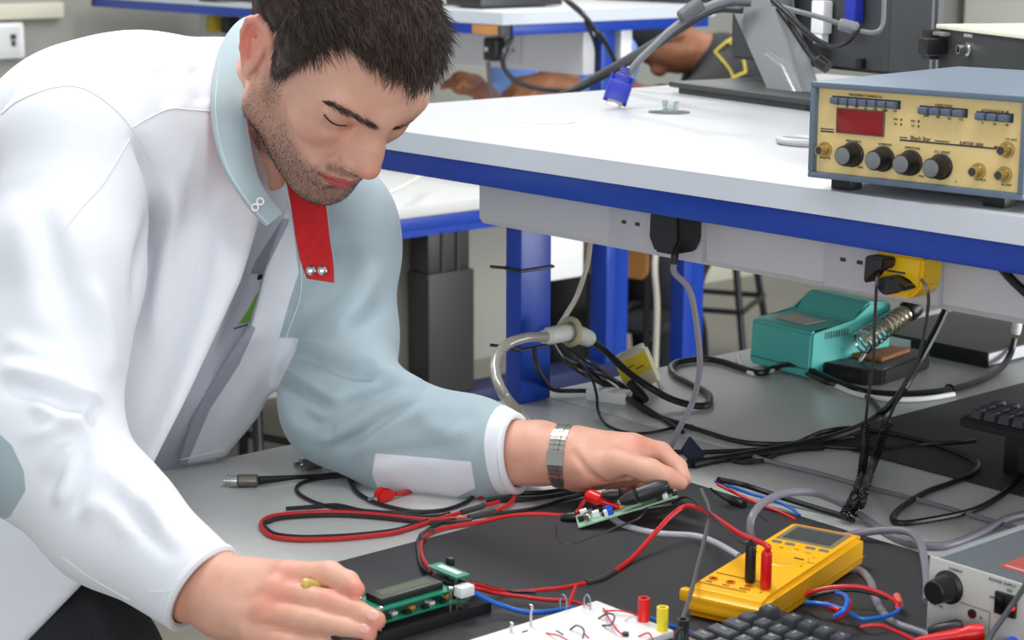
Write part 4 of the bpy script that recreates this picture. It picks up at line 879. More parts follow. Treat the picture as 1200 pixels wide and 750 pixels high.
m = MB(); a, b = ond(797, 22, dG-.01), ond(822, 3, dG-.01); m.loft([(a, .008), (a+(b-a)*.08, .0115), (b-(b-a)*.05, .0115), (b, .008)], 14); tag(m.build('ferrite_bead', mat('ferrite', (84, 86, 90), .5)), 'fat grey ferrite sleeve on the cable beside the monitor', 'cable sleeve')
cabl('black cable sagging behind the monitor pillar', [(905, 0, 'd', 2.62), (925, 18, 'd', 2.6), (950, 42, 'd', 2.58), (975, 55, 'd', 2.57), (995, 48, 'd', 2.57), (1006, 34, 'd', 2.58)], .0042, rub, 10)
cabl('grey video cable stretching behind the monitor', [(905, 4, 'd', 2.64), (930, 12, 'd', 2.62), (960, 20, 'd', 2.6), (985, 28, 'd', 2.59)], .0036, mat('cable_mid', (112, 114, 118), .4), 10)
cabl('black power cable hanging behind the monitor', [(912, 10, 'd', 2.66), (930, 35, 'd', 2.64), (948, 62, 'd', 2.62), (962, 76, 'd', 2.6)], .0045, rub, 10)
m = MB(); a, b = ond(983, 28, 2.585), ond(1006, 34, 2.58); m.loft([(a, .006), (a+(b-a)*.1, .0085), (b-(b-a)*.1, .0085), (b, .006)], 14); tag(m.build('ferrite_bead', mat('ferrite_pale', (120, 122, 126), .5)), 'grey ferrite sleeve behind the monitor back', 'cable sleeve')
m = MB(); a, b = ond(957, 70, 2.6), ond(970, 79, 2.59); m.loft([(a, .006), (a+(b-a)*.2, .010), (b, .009)], 12); tag(m.build('mains_plug', blk), 'black power connector hanging below the monitor back', 'plug')
cabl('grey cable end curving at the monitor back', [(1006, 36, 'd', 2.58), (1025, 38, 'd', 2.57), (1034, 30, 'd', 2.57), (1036, 5, 'd', 2.57), (1036, -15, 'd', 2.57)], .0032, mat('cable_mid', (112, 114, 118), .4), 10)
# ================================================================= far bench with raised shelf
XE = -3.38
fb = thing('workbench', 'far laminate workbench with blue frame and its own raised shelf', 'workbench', (-4.4, 2.9, 0))
def fpart(name, mb, mt, parent=None): return mb.build(name, mt, parent or fb, world=(parent is None))
m = MB(); m.bb((-5.36, 1.9, .872), (XE, 3.70, .9), .003); fpart('worktop', m, lam)
m = MB(); m.bb((XE-.035, 1.92, .842), (XE-.004, 3.68, .872), .003); m.bb((XE-.034, 1.92, .826), (XE-.005, 3.68, .842)); fpart('rail', m, blue_p)
m = MB(); m.bb((-5.36, 1.92, .842), (XE-.035, 1.95, .872), .003); fpart('rail', m, blue_p)
for y0, wx in ((3.235, .062), (3.525, .05)):
    m = MB(); m.bb((XE-.07, y0, 0), (XE-.07+wx, y0+.075, .845), .004); m.box((XE-.07+wx+.0004, y0+.037, .4), (.001, .012, .8)); fpart('leg', m, blue_p)
m = MB(); m.bb((XE-.70, 1.96, 0), (XE-.65, 2.01, .845), .004); fpart('leg', m, blue_p)
m = MB(); m.bb((-5.3, 1.96, 0), (-5.25, 2.01, .845), .004); fpart('leg', m, blue_p)
colx = XE-.03
a = onx(503, 450, colx+.03); b = onx(556, 450, colx+.03)
m = MB(); m.bb((colx-.05, a.y, .44), (colx+.03, b.y, .735), .004); m.bb((colx-.045, a.y+.006, .735), (colx+.022, b.y-.008, .83), .003)
for i in (1, 2): m.bb((colx+.02, a.y+(b.y-a.y)*i/3-.004, .735), (colx+.027, a.y+(b.y-a.y)*i/3+.004, .83))
fpart('lifting_column', m, mat('column_black', (40, 38, 38), .5))
m = MB(); m.bb((colx-.06, a.y-.12, .40), (colx+.036, 3.3, .44), .004); fpart('stretcher', m, mat('navy_dark', (26, 36, 78), .5))
m = MB(); m.bb((XE-.12, 1.96, .485), (XE-.10, 2.99, .845)); fpart('modesty_panel', m, mat('panel_mid_grey', (150, 148, 140), .6))
ZT = 1.319
m = MB(); m.bb((-5.47, 2.96, ZT-.030), (-3.47, 3.69, ZT), .002); fpart('shelf_board', m, shelf_lam)
m = MB(); m.bb((-5.47, 2.9585, ZT-.0298), (-3.47, 2.9598, ZT-.0005)); m.bb((-3.4698, 2.96, ZT-.0298), (-3.4685, 3.69, ZT-.0005)); fpart('shelf_edging', m, edge_w)
m = MB(); m.bb((-5.47, 2.963, ZT-.056), (-3.50, 2.99, ZT-.0302), .002); fpart('shelf_rail', m, blue_p)
m = MB(); m.bb((-3.50, 2.995, ZT-.056), (-3.472, 3.67, ZT-.0302), .002); fpart('shelf_rail', m, blue_p)
p = ony(554, 38, 2.963); p2 = ony(584, 40, 2.963)
m = MB(); m.bb((p.x, 2.9605, ZT-.0545), (p2.x, 2.964, ZT-.032), .001); fpart('wooden_insert', m, wood)
m = MB(); m.bb((p2.x, 2.960, ZT-.056), (-3.474, 2.99, ZT-.0302), .002); fpart('end_cap', m, mat('cap_grey', (70, 70, 74), .5))
m = MB(); m.bb((-5.47, 2.96, ZT-.056), (-5.455, 2.99, ZT-.0302), .002); fpart('end_cap', m, mat('cap_grey', (70, 70, 74), .5))
m = MB(); m.bb((-3.535, 3.305, .9), (-3.49, 3.35, ZT-.03), .003); fpart('post', m, blue_p)
m = MB(); m.bb((-5.2, 3.305, .9), (-5.155, 3.35, ZT-.03), .003); fpart('post', m, mat('post_cream', (206, 206, 198), .5))
m = MB(); m.bb((-5.3, 3.25, 1.155), (-3.50, 3.29, ZT-.05), .004); fpart('power_panel', m, trunk_w)
m = MB(); m.bb((-5.3, 3.38, 1.145), (-3.50, 3.42, ZT-.05), .004); fpart('power_panel', m, whp)
def fsock(px, py):
    c = ony(px, py, 3.249); m = MB(); m.box((c.x, 3.247, 1.212), (.146, .008, .086), .002); pl = fpart('socket_plate', m, plate_w)
    m = MB()
    for sx in (.036,):
        for dx, dz in ((0, .013), (-.011, -.009), (.011, -.009)): m.box((c.x+sx+dx, 3.2425, 1.212+dz), (.007, .002, .007))
    for v in m.bm.verts: v.co -= fb.location
    m.build('pin_hole', slot_d, pl); return c
c = fsock(590, 60)
q = ony(572, 64, 3.2)
t = thing('mains_plug', 'rounded black mains plug on the far bench socket panel', 'plug', (q.x, 3.242, 1.175))
m = MB(); m.box((0, -.022, .03), (.05, .04, .062), .012, seg=3); m.build('plug_body', blk, t); m = MB(); m.box((-.008, -.0425, .03), (.012, .002, .010)); m.build('label', whp, t)
for px, mt, lab in ((260, mat('plug_olive', (190, 160, 40), .5), 'yellowish plug under the far shelf beside the ear'), (277, blk, 'black plug under the far shelf beside the ear')):
    q = ony(px, 34, 3.249); m = MB(); m.box((q.x, 3.226, 1.212), (.05, .046, .05), .010); tag(m.build('mains_plug', mt), lab, 'plug')
def fcable(lab, P, r, mt): cabl(lab, P, r, mt)
fcable('black flex looping from the far rail round to the shelf edge', [(600, 44, 'd', 4.55), (590, 62, 'd', 4.5), (591, 80, 'd', 4.5), (605, 95, 'd', 4.5), (628, 103, 'd', 4.5), (655, 106, 'd', 4.5), (675, 107, 'd', 4.5)], .0062, rub)
fcable('grey flex hanging from the rounded black plug', [(572, 73, 'd', 4.68), (574, 95, 'd', 4.7), (577, 118, 'd', 4.72)], .006, mat('cable_charcoal', (80, 82, 86), .4))
fcable('black cable draped over the far shelf edge', [(655, -8, 'd', 4.5), (670, 6, 'd', 4.45), (684, 18, 'd', 4.4), (700, 38, 'd', 4.4), (712, 55, 'd', 4.45), (722, 75, 'd', 4.5)], .0062, rub)
fcable('thin black cable dropping past the far socket panel', [(668, 2, 'd', 4.46), (684, 16, 'd', 4.38), (688, 30, 'd', 4.38), (695, 45, 'd', 4.42), (699, 62, 'd', 4.45), (700, 92, 'd', 4.5)], .0045, rub)
fcable('beige flex hanging beneath the far bench', [Vector((-3.36, 3.42, .87)), (768, 300, 'd', 4.7), (770, 360, 'd', 4.7), (768, 440, 'd', 4.72), ond(768, 560, 4.72), onz(766, 646, .01)], .0075, beige)
fcable('pale flex trailing on the far worktop', [(438, 236, 'd', 4.05), (452, 228, 'd', 4.09), (472, 219, 'd', 4.2), (492, 206, 'd', 4.4), (500, 196, 'd', 4.5)], .004, mat('cable_pale', (214, 214, 206), .4))
m = MB(); a = onz(540, 8, ZT); b = onz(620, 9, ZT); m.bb((a.x, a.y-.05, ZT+.004), (b.x, a.y+.22, ZT+.028), .004); m.bb((a.x+.02, a.y-.02, ZT), (b.x-.02, a.y+.18, ZT+.005)); tag(m.build('laptop', mat('laptop_black', (44, 44, 48), .4)), 'closed black laptop lying on the far raised shelf', 'laptop')
m = MB(); a = onz(692, 3, ZT); b = onz(775, 1, ZT); m.bb((-3.9, a.y+.15, ZT), (-3.55, a.y+.42, ZT+.03), .004); tag(m.build('laptop', mat('laptop_black', (44, 44, 48), .4)), 'black laptop at the far end of the far raised shelf', 'laptop')
for px0, px1, lab in ((232, 262, 'dark equipment box on the far shelf above the ear'), (272, 305, 'dark equipment box on the far shelf touching the hair')):
    a = onz(px0, 2, ZT); b = onz(px1, 3, ZT); m = MB(); m.bb((a.x, a.y, ZT), (b.x, a.y+.2, ZT+.06), .006); tag(m.build('equipment_box', mat('eq_dark', (62, 62, 56), .6)), lab, 'equipment box')
# under-bench white box
a = onx(645, 330, -3.40); b = onx(684, 322, -3.40)
m = MB(); m.bb((-3.52, a.y, a.z), (-3.40, b.y, .84), .006); tag(m.build('power_box', whp), 'white power box fixed beneath the far worktop', 'power box')
# wooden stool
def stool(label, cx, cy, rz, h, seat=True, r=.15):
    t = thing('lab_stool', label, 'stool', (cx, cy, 0), rz)
    if seat:
        m = MB(); m.prism([(-.17, -.15, 0), (-.13, -.18, 0), (.13, -.18, 0), (.17, -.15, 0), (.17, .15, 0), (.13, .18, 0), (-.13, .18, 0), (-.17, .15, 0)], (0, 0, .03), M=Matrix.Translation((0, 0, h-.03))); bmesh.ops.bevel(m.bm, geom=m.bm.edges[:], offset=.006, segments=2, affect='EDGES'); m.build('seat', wood, t)
    st = mat('stool_black', (26, 26, 28), .4)
    for sx in (-1, 1):
        for sy in (-1, 1):
            m = MB(); m.tube([(sx*.10, sy*.10, h-.03), (sx*.19, sy*.19, 0)], .013, 10, sp=False); m.build('leg', st, t)
    for z, rr in ((.22, .165),):
        m = MB()
        for i in range(4):
            q = [(rr, rr), (-rr, rr), (-rr, -rr), (rr, -rr)]; m.tube([(*q[i], z), (*q[(i+1) % 4], z)], .010, 8, sp=False)
        m.build('footrest', st, t)
    return t
q = onz(852, 415, .05); stool('black-legged stool standing on the floor behind the teal station', q.x-.12, q.y+.02, .5, .62)
q = ond(721, 300, 5.05); t = thing('plywood_chair', 'plywood-backed chair behind the blue legs of the far bench', 'chair', (q.x, q.y, 0), math.radians(20))
m = MB()
Pq = [(-.08, .0), (-.095, .02), (-.095, .19), (-.08, .21), (.08, .21), (.095, .19), (.095, .02), (.08, .0)]
m.prism([(x, .0, .605+z) for x, z in Pq], (0, .014, 0)); bmesh.ops.bevel(m.bm, geom=m.bm.edges[:], offset=.004, segments=2, affect='EDGES'); m.build('backrest', wood, t)
m = MB(); m.box((0, .20, .45), (.20, .30, .014), .005); m.build('seat', mat('seat_black', (34, 34, 38), .6), t)
for x in (-.085, .085):
    m = MB(); m.tube([(x, .016, .84), (x, .02, .42), (x*1.1, -.02, 0)], .010, 8); m.build('leg', mat('stool_black', (26, 26, 28), .4), t)
    m = MB(); m.tube([(x, .02, .44), (x, .38, .44), (x*1.1, .42, 0)], .010, 8); m.build('leg', mat('stool_black', (26, 26, 28), .4), t)
q = ond(292, 440, 4.7); stool('black-legged stool half hidden behind the bending man', q.x, q.y, .3, .62)
# pale cupboard behind the monitor
q = ond(1010, 5, 9.0)
t = thing('cupboard', 'pale cupboard against the far wall behind the monitor', 'cupboard', (q.x+.9, q.y+.4, 0), math.radians(0))
m = MB(); m.bb((-.6, 0, 0), (1.2, .45, 1.9), .006); m.build('body', mat('cupboard_pale', (212, 212, 204), .6), t)
for x in (-.59, .01, .61):
    m = MB(); m.bb((x, -.02, .08), (x+.57, 0, 1.86), .004); d_ = m.build('door', mat('cupboard_door', (222, 222, 214), .55), t)
    m = MB(); m.bb((x+.05, -.035, .9), (x+.065, -.02, 1.05), .003); m.build('handle', chrome, d_)
# ================================================================= people working at the far bench
def far_person(label, pel, chest, neck, head, hd, arms, legs, shirt, trous, hairc, skinc, stripe=None):
    """pel..head: camera-space points; hd: facing direction; arms: [shoulder, elbow, wrist, hand]"""
    allp = [pel, chest, neck, head]+[p for a in arms for p in a]+[p for l in legs for p in l]
    lo = np.min(allp, 0)-.2; hi = np.max(allp, 0)+.2
    sk = mat('skin_'+hairc[0], skinc, .5, noise=.05, scale=40); h = .009
    f = Field(lo, hi, h); f.cone(pel, chest, .12, .14, .05); f.cone(chest, neck, .10, .055, .06); f.cone(neck, head, .052, .05, .03)
    up = (head-neck)/np.linalg.norm(head-neck); fw = hd-up*(hd@up); fw /= np.linalg.norm(fw); sd = np.cross(fw, up)
    f.ell(head+up*.05, (.075, .097, .11), .02, R=[sd, fw, up]); f.ell(head+up*(-.02)+fw*.045, (.045, .05, .06), .03, R=[sd, fw, up]); f.ell(head+up*.02+fw*.105, (.013, .02, .028), .012, R=[sd, fw, up])
    for g in (-1, 1): f.ell(head+sd*.074*g+up*.02, (.012, .02, .032), .006, R=[sd, fw, up])
    for a in arms:
        f.chain([chest+(a[0]-chest)*.6]+list(a[:3]), [.08, .062, .045, .028], .03)
        dv = (a[3]-a[2]); dv = dv/np.linalg.norm(dv); f.cone(a[2], a[3], .030, .034, .015)
        lat = np.cross(dv, up); lat /= np.linalg.norm(lat)
        for i in range(4): b0 = a[3]+lat*(i-1.5)*.019; f.chain([b0, b0+dv*.035-up*.004, b0+dv*.06-up*.022], [.0105, .0095, .0085], .004)
        f.chain([a[2]+dv*.02+lat*.02, a[3]+lat*.045-up*.01, a[3]+lat*.04+dv*.03-up*.02], [.013, .011, .009], .008)
    for l in legs: f.chain(l, [.095, .07, .045, .05][:len(l)], .04)
    V, F = f.mesh(); me = np_mesh('person', xf(CAMM, V), F[:, ::-1], [sk]); o = link('person', me); tag(o, label, 'person')
    g = Field(lo, hi, h); g.cone(pel, chest, .145, .165, .05); g.cone(chest, neck-up*.03, .125, .07, .06)
    for a in arms: g.chain([chest+(a[0]-chest)*.6]+list(a[:2])+[a[1]+(a[2]-a[1])*.45], [.1, .082, .064, .05], .03)
    V, F = g.mesh(); sm = mat('shirt_'+hairc[0], shirt, .75, noise=.06, scale=30); j = link('jacket', np_mesh('jacket', xf(CAMM, V), F[:, ::-1], [sm]), o)
    g = Field(lo, hi, h)
    for l in legs: g.chain(l[:3], [.115, .092, .065], .05)
    g.cone(pel, pel+(chest-pel)*.25, .14, .13, .05); V, F = g.mesh(); link('trousers', np_mesh('trousers', xf(CAMM, V), F[:, ::-1], [mat('trous_'+hairc[0], trous, .8)]), o)
    g = Field(lo, hi, .006); g.ell(head+up*.062-fw*.012, (.083, .104, .108), .0, R=[sd, fw, up])
    c = head+fw*.10+up*.0
    g.ell(c, (.11, .075, .085), .01, 's', R=[sd, fw, up]); V, F = g.mesh()
    link('hair', np_mesh('hair', xf(CAMM, V), F[:, ::-1], [mat('hair_'+hairc[0], hairc[1], .7)]), o)
    return o, j
D = 5.75
o, j = far_person('person in a black jacket with yellow piping bent over the far bench', K(848, 215, D+.12), K(860, 108, D+.05), K(830, 64, D), K(790, 48, D-.02), np.array([-.75, -.62, -.25]),
    [[K(850, 98, D-.16), K(805, 128, D-.36), K(738, 108, D-.42), K(712, 108, D-.44)], [K(890, 105, D+.2), K(880, 230, D+.25), K(800, 250, D+.1), K(770, 250, D+.1)]],
    [[K(812, 240, D), K(770, 330, D-.25), K(772, 450, D-.22), K(745, 458, D-.3)], [K(818, 245, D+.15), K(782, 335, D+.0), K(785, 455, D+.05), K(765, 462, D+.0)]],
    (30, 30, 33), (22, 24, 32), ('near_black', (20, 18, 18)), (150, 96, 66))
def piping(name, pts, r, mt, par, k=.0):
    m = MB(); m.tube([ond(*p) for p in pts], r, 6); m.build(name, mt, par, world=False)
ypm = mat('piping_yellow', (190, 176, 60), .6)
def on_surface(o, px, py, off=.002):
    dg = bpy.context.evaluated_depsgraph_get(); ok, loc, n, i = o.ray_cast(CAM, ray(px, py).normalized())
    return (loc+n*off) if ok else None
bpy.context.view_layer.update()
for pts in ([(838, 62), (846, 54), (858, 46), (868, 43), (880, 44)], [(852, 48), (862, 57), (870, 70), (873, 85)], [(838, 62), (848, 74), (856, 86), (858, 97)], [(873, 85), (866, 88), (858, 92)]):
    P = [on_surface(j, *p, .003) for p in interp_line(pts, 6)]; P = [p for p in P if p is not None]
    if len(P) > 1: m = MB(); m.tube(P, .0045, 6, sp=False); m.build('piping', ypm, o)
D = 5.6
far_person('person in a pale blue shirt resting both forearms on the far bench', K(690, 330, D+.3), K(688, 120, D+.25), K(668, 10, D+.2), K(655, -35, D+.15), np.array([-.5, -.5, -.6]),
    [[K(715, 70, D+.05), K(716, 106, D-.2), K(640, 96, D-.35), K(612, 104, D-.38)], [K(610, 60, D+.35), K(590, 130, D+.1), K(556, 100, D-.2), K(540, 97, D-.25)]],
    [[K(665, 330, D+.25), K(655, 350, D-.1), K(660, 470, D-.05), K(640, 480, D-.1)], [K(640, 330, D+.4), K(640, 345, D+.1), K(640, 470, D+.12), K(620, 480, D+.1)]],
    (110, 150, 215), (26, 26, 30), ('brown', (40, 28, 22)), (176, 118, 84))
# ================================================================= the man at the bench
from mathutils.bvhtree import BVHTree
def prj(V):
    return np.stack([600+FPX*V[:, 0]/V[:, 2], 375-FPX*V[:, 1]/V[:, 2]], 1)
def poly_sd(P, X, Y):
    P = np.asarray(P, float); n = len(P); d = np.full(np.broadcast(X, Y).shape, 1e9); s = np.ones_like(d)
    for i in range(n):
        a = P[i]; b = P[i-1]; e = b-a; wx = X-a[0]; wy = Y-a[1]; t = np.clip((wx*e[0]+wy*e[1])/(e@e+1e-12), 0, 1)
        d = np.minimum(d, (wx-e[0]*t)**2+(wy-e[1]*t)**2)
        c1 = Y >= a[1]; c2 = Y < b[1]; c3 = e[0]*wy > e[1]*wx
        s = np.where((c1 & c2 & c3) | (~c1 & ~c2 & ~c3), -s, s)
    return s*np.sqrt(d)
def slab(f, pts, t, k=.01, mode='u', bulge=0.0):
    Q = np.array([K(*p) for p in pts]); A = np.c_[Q[:, :2], np.ones(len(Q))]; c, *_ = np.linalg.lstsq(A, Q[:, 2], rcond=None)
    cen = Q[:, :2].mean(0)
    lo = Q.min(0)-[0, 0, t+.04]; hi = Q.max(0)+[0, 0, t+.04]
    def fn(X, Y, Z):
        p2 = poly_sd(Q[:, :2], X, Y); dz = np.abs(Z-(c[0]*X+c[1]*Y+c[2]))-t
        r = t*.8; a = np.maximum(p2+r, 0); b = np.maximum(dz+r, 0)
        return np.minimum(np.maximum(p2+r, dz+r), 0)+np.sqrt(a*a+b*b)-r
    return f.op(lo, hi, fn, k, mode)
def ridge(V, N, pts, amp, sig, dmin=0, dmax=9, end=.25):
    """push the cloth out (amp>0) or in along a fold line"""
    p = prj(V); L = np.array(interp_line(pts, 5)); n = len(L); d2 = np.full(len(V), 1e9); tt = np.zeros(len(V))
    for i in range(n-1):
        a, b = L[i], L[i+1]; e = b-a; w = p-a; t = np.clip((w@e)/(e@e+1e-9), 0, 1); q = ((w-t[:, None]*e)**2).sum(1)
        m = q < d2; d2[m] = q[m]; tt[m] = ((i+t)/(n-1))[m]
    fade = np.clip(np.minimum(tt, 1-tt)/end, 0, 1); fade = fade*fade*(3-2*fade)
    vis = np.clip(-(N*V/np.linalg.norm(V, axis=1)[:, None]).sum(1)*2+.2, 0, 1)*((V[:, 2] > dmin) & (V[:, 2] < dmax))
    return amp*np.exp(-d2/(2*sig*sig))*fade*vis
def normals(V, F):
    n = np.cross(V[F[:, 1]]-V[F[:, 0]], V[F[:, 2]]-V[F[:, 0]])+np.cross(V[F[:, 2]]-V[F[:, 0]], V[F[:, 3]]-V[F[:, 0]])
    N = np.stack([sum(np.bincount(F[:, j], n[:, i], len(V)) for j in range(4)) for i in range(3)], 1); return N/np.maximum(np.linalg.norm(N, axis=1), 1e-9)[:, None]
# ---------------------------------------------------------------- head frame
HS = 1.06
HL = np.array([.8251, .0087, .5649]); HF = np.array([.333, -.8151, -.4739]); HU = np.array([.4564, .5792, -.6755])
HO = np.array([-.17617, .25030, 1.90997])*HS
_a = math.radians(5); HL, HF = HL*math.cos(_a)-HF*math.sin(_a), HF*math.cos(_a)+HL*math.sin(_a); HO = HO+np.array([-.0045, .001, 0])
HR = np.stack([HL, HF, HU])
def zshift(y, z): return .0058*np.clip((-z-.002)/.018, 0, 1)*np.clip((y-.03)/.03, 0, 1)
def ZW(c): return (c[0], c[1], c[2]+float(zshift(c[1], c[2])))
def H(x, y, z): return HO+HS*(x*HL+y*HF+z*HU)
def Hinv(V): return ((V-HO) @ HR.T)/HS
def Hp(px, py, x, y, z):
    d = H(x, y, z)[2]; return K(px, py, d)
def HE(f, c, r, k=0, mode='u', rot=None):
    Rm = HR if rot is None else rot @ HR
    return f.ell(H(*ZW(c)), np.array(r)*HS, k, mode, R=Rm)
def HC_(f, a, b, ra, rb=None, k=0, mode='u'): return f.cone(H(*ZW(a)), H(*ZW(b)), ra*HS, None if rb is None else rb*HS, k, mode)
def rotz(a): c, s = math.cos(a), math.sin(a); return np.array([[c, s, 0], [-s, c, 0], [0, 0, 1]])
lo = HO-np.array([.16, .20, .17]); hi = HO+np.array([.17, .17, .17])
hf = Field(lo, hi, .0019)
HE(hf, (0, -.022, .050), (.077, .100, .084))
HE(hf, (0, .040, .055), (.064, .056, .056), .03)
HE(hf, (0, .040, -.012), (.056, .052, .062), .03)
for g in (-1, 1):
    HC_(hf, (g*.006, .088, .034), (g*.046, .074, .041), .013, .012, .016)
    HE(hf, (g*.043, .053, -.006), (.021, .027, .020), .022)
    HC_(hf, (g*.054, -.004, -.055), (g*.020, .066, -.094), .015, .016, .03)
    HC_(hf, (g*.056, -.004, -.055), (g*.060, -.004, .0), .014, .016, .03)
HE(hf, (0, .034, -.062), (.046, .052, .040), .03)
HE(hf, (0, .062, -.055), (.036, .036, .036), .02)
HE(hf, (0, .078, -.096), (.020, .016, .016), .022)
for g in (-1, 1):
    HE(hf, (g*.031, .099, .015), (.018, .0115, .0105), .014, 's')
    HE(hf, (g*.033, .0735, .0165), (.0170, .0155, .0125), .004)
    HC_(hf, (g*.020, .0865, .0275), (g*.045, .0765, .0265), .0045, .0045, .006)     # upper lid fold
    HC_(hf, (g*.020, .0895, .0205), (g*.034, .0915, .0215), .0012, .0014, .002, 's'); HC_(hf, (g*.034, .0915, .0215), (g*.047, .0810, .0195), .0014, .0010, .002, 's')
    HC_(hf, (g*.019, .0870, .0095), (g*.034, .0890, .0065), .0012, .0014, .002, 's'); HC_(hf, (g*.034, .0890, .0065), (g*.047, .0785, .0095), .0014, .0010, .002, 's')
    HE(hf, (g*.034, .0715, .001), (.018, .013, .008), .008); HC_(hf, (g*.0215, .0930, -.016), (g*.0225, .0900, -.030), .0016, .0016, .005, 's'); HE(hf, (g*.017, .0935, .017), (.005, .006, .006), .006, 's')
# nose
HC_(hf, (0, .088, .030), (0, .105, -.006), .0090, .0110, .014); HC_(hf, (0, .105, -.006), (0, .1145, -.0205), .0112, .0120, .010)
HE(hf, (0, .090, -.012), (.021, .020, .022), .014)
for g in (-1, 1): HE(hf, (g*.0140, .1000, -.0265), (.0085, .0125, .0095), .007)
HC_(hf, (0, .112, -.029), (0, .101, -.037), .006, .006, .006)
for g in (-1, 1): HE(hf, (g*.0068, .107, -.0355), (.0038, .0062, .0035), .002, 's')
# mouth
HC_(hf, (-.0, .0905, -.046), (0, .094, -.053), .010, .009, .012)
for g in (-1, 1):
    HC_(hf, (0, .0955, -.0572), (g*.010, .0945, -.0562), .0050, .0046, .004); HC_(hf, (g*.010, .0945, -.0562), (g*.0255, .0825, -.0605), .0046, .0028, .004)
    HC_(hf, (0, .0950, -.0675), (g*.022, .0840, -.0635), .0062, .0032, .005)
for g in (-1, 1): HC_(hf, (0, .1035, -.0617), (g*.027, .0885, -.0610), .0016, .0013, .002, 's')
HE(hf, (0, .098, -.0785), (.016, .006, .005), .008, 's')
# ears
for g in (-1, 1):
    er = rotz(g*math.radians(-24))
    def EP(y, z, o=0): return (g*(.0755+o+.40*max(0, -y-.015)), -.018+y, z)
    HE(hf, (g*.0775, -.024, .004), (.0075, .020, .031), .006, rot=er); HE(hf, (g*.080, -.030, .010), (.0060, .015, .024), .004, rot=er)
    ring = [EP(.010, .016, .0), EP(.008, .028, .003), EP(-.004, .036, .006), EP(-.018, .034, .007), EP(-.026, .022, .007), EP(-.026, .006, .006), EP(-.020, -.010, .005), EP(-.010, -.022, .004)]
    for i in range(len(ring)-1): HC_(hf, ring[i], ring[i+1], .0045, .0045, .002)
    HE(hf, EP(-.006, -.028, .001), (.0055, .0095, .0095), .005); HE(hf, EP(-.010, .022, .001), (.0070, .018, .015), .004); HE(hf, EP(-.012, .014, .003), (.0060, .017, .024), .003)
    HE(hf, EP(-.008, -.001, .0105), (.0065, .0080, .0115), .003, 's')
    HC_(hf, EP(-.006, .020, .008), EP(-.019, .018, .010), .0030, .0030, .003, 's'); HC_(hf, EP(-.019, .018, .010), EP(-.019, -.004, .010), .0028, .0026, .003, 's')
    HE(hf, EP(.004, -.002, .002), (.004, .004, .006), .003)
# neck into the collar
NB = K(268, 172, 2.20)
hf.cone(H(0, -.030, -.010), NB, .057, .060, .025)
hf.cone(H(-.045, -.02, -.03), K(318, 205, 2.13), .018, .018, .02)    # neck tendon
for g in (-1, 1): HE(hf, (g*.050, .062, .026), (.013, .018, .018), .016)
hV, hF = hf.mesh(); hV = relax(hV, hF, 1, .3); hN = normals(hV, hF); dd_ = np.zeros(len(hV))
for pts, a_, s_ in (([(377, 127), (385, 134), (397, 141), (409, 143)], .0024, 3.6), ([(380, 136), (386, 143), (397, 150), (408, 151)], -.0020, 2.4), ([(374, 120), (387, 125), (402, 133), (416, 141)], -.0016, 2.6),
                    ([(399, 176), (394, 185), (398, 194)], -.0024, 2.6), ([(400, 196), (406, 200), (413, 202)], -.0030, 2.0), ([(369, 203), (384, 206), (400, 211), (418, 211)], -.0018, 1.6), ([(392, 182), (380, 192), (366, 204)], -.0012, 3.5)):
    dd_ += ridge(hV, hN, pts, a_, s_, end=.12)
hV = hV+hN*dd_[:, None]
print('head', len(hV))
# ---------------------------------------------------------------- arms and hands
lf = Field(K(560, 610, 2.0)-[0, .03, .02], K(830, 470, 2.2)+[.02, .02, .02], .0019)
lf.chain([K(560, 530, 2.155), K(632, 531, 2.112), K(672, 536, 2.092)], [.042, .0345, .0305], .01)
lf.cone(K(676, 533, 2.09), K(738, 532, 2.082), .030, .0235, .015); lf.cone(K(682, 546, 2.092), K(738, 552, 2.095), .0275, .0185, .015)
lf.cone(K(690, 546, 2.066), K(736, 546, 2.052), .0235, .0165, .012)
lf.chain([K(722, 542, 2.050), K(762, 552, 2.030), K(780, 559, 2.026), K(797, 565, 2.026)], [.0168, .0128, .0108, .0088], .005)
lf.chain([K(742, 526, 2.078), K(774, 531, 2.086), K(794, 547, 2.072), K(802, 561, 2.056)], [.0165, .0122, .0100, .0080], .004)
lf.chain([K(744, 534, 2.100), K(781, 545, 2.106), K(788, 562, 2.092), K(783, 572, 2.078)], [.015, .0115, .0098, .0085], .003)
lf.chain([K(738, 545, 2.112), K(768, 559, 2.118), K(768, 574, 2.102), K(754, 576, 2.088)], [.014, .0112, .0095, .0085], .003)
lf.chain([K(726, 555, 2.115), K(748, 569, 2.118), K(744, 579, 2.104), K(730, 577, 2.094)], [.013, .0102, .0088, .0080], .003)
lf.cone(K(640, 544, 2.085), K(600, 556, 2.11), .006, .006, .012)
def nail(f, c, ax, up, r):
    ax = ax/np.linalg.norm(ax); up = up-ax*(up@ax); up /= np.linalg.norm(up); f.ell(c, r, .0012, 'u', R=[ax, np.cross(up, ax), up])
tv = K(796, 564, 2.034)-K(764, 555, 2.040)
lf.chain([K(672, 530, 2.052), K(688, 553, 2.040), K(708, 566, 2.050)], [.0022, .0026, .002], .006, 's'); lf.chain([K(706, 574, 2.052), K(736, 562, 2.036), K(762, 568, 2.034)], [.003, .0032, .003], .006, 's')
lV, lF = lf.mesh(); lV = relax(lV, lF, 1, .3)
rf = Field(K(140, 800, 1.62)-[0, .02, 0], K(470, 630, 1.9)+[.0, .02, .02], .0017)
rf.chain([K(150, 655, 1.845), K(225, 682, 1.81), K(258, 686, 1.795)], [.040, .031, .029], .01); rf.cone(K(213, 694, 1.812), K(262, 706, 1.785), .025, .026, .015)
wr = [K(256, 684, 1.797), K(258, 694, 1.792), K(258, 706, 1.786), K(264, 714, 1.782)]
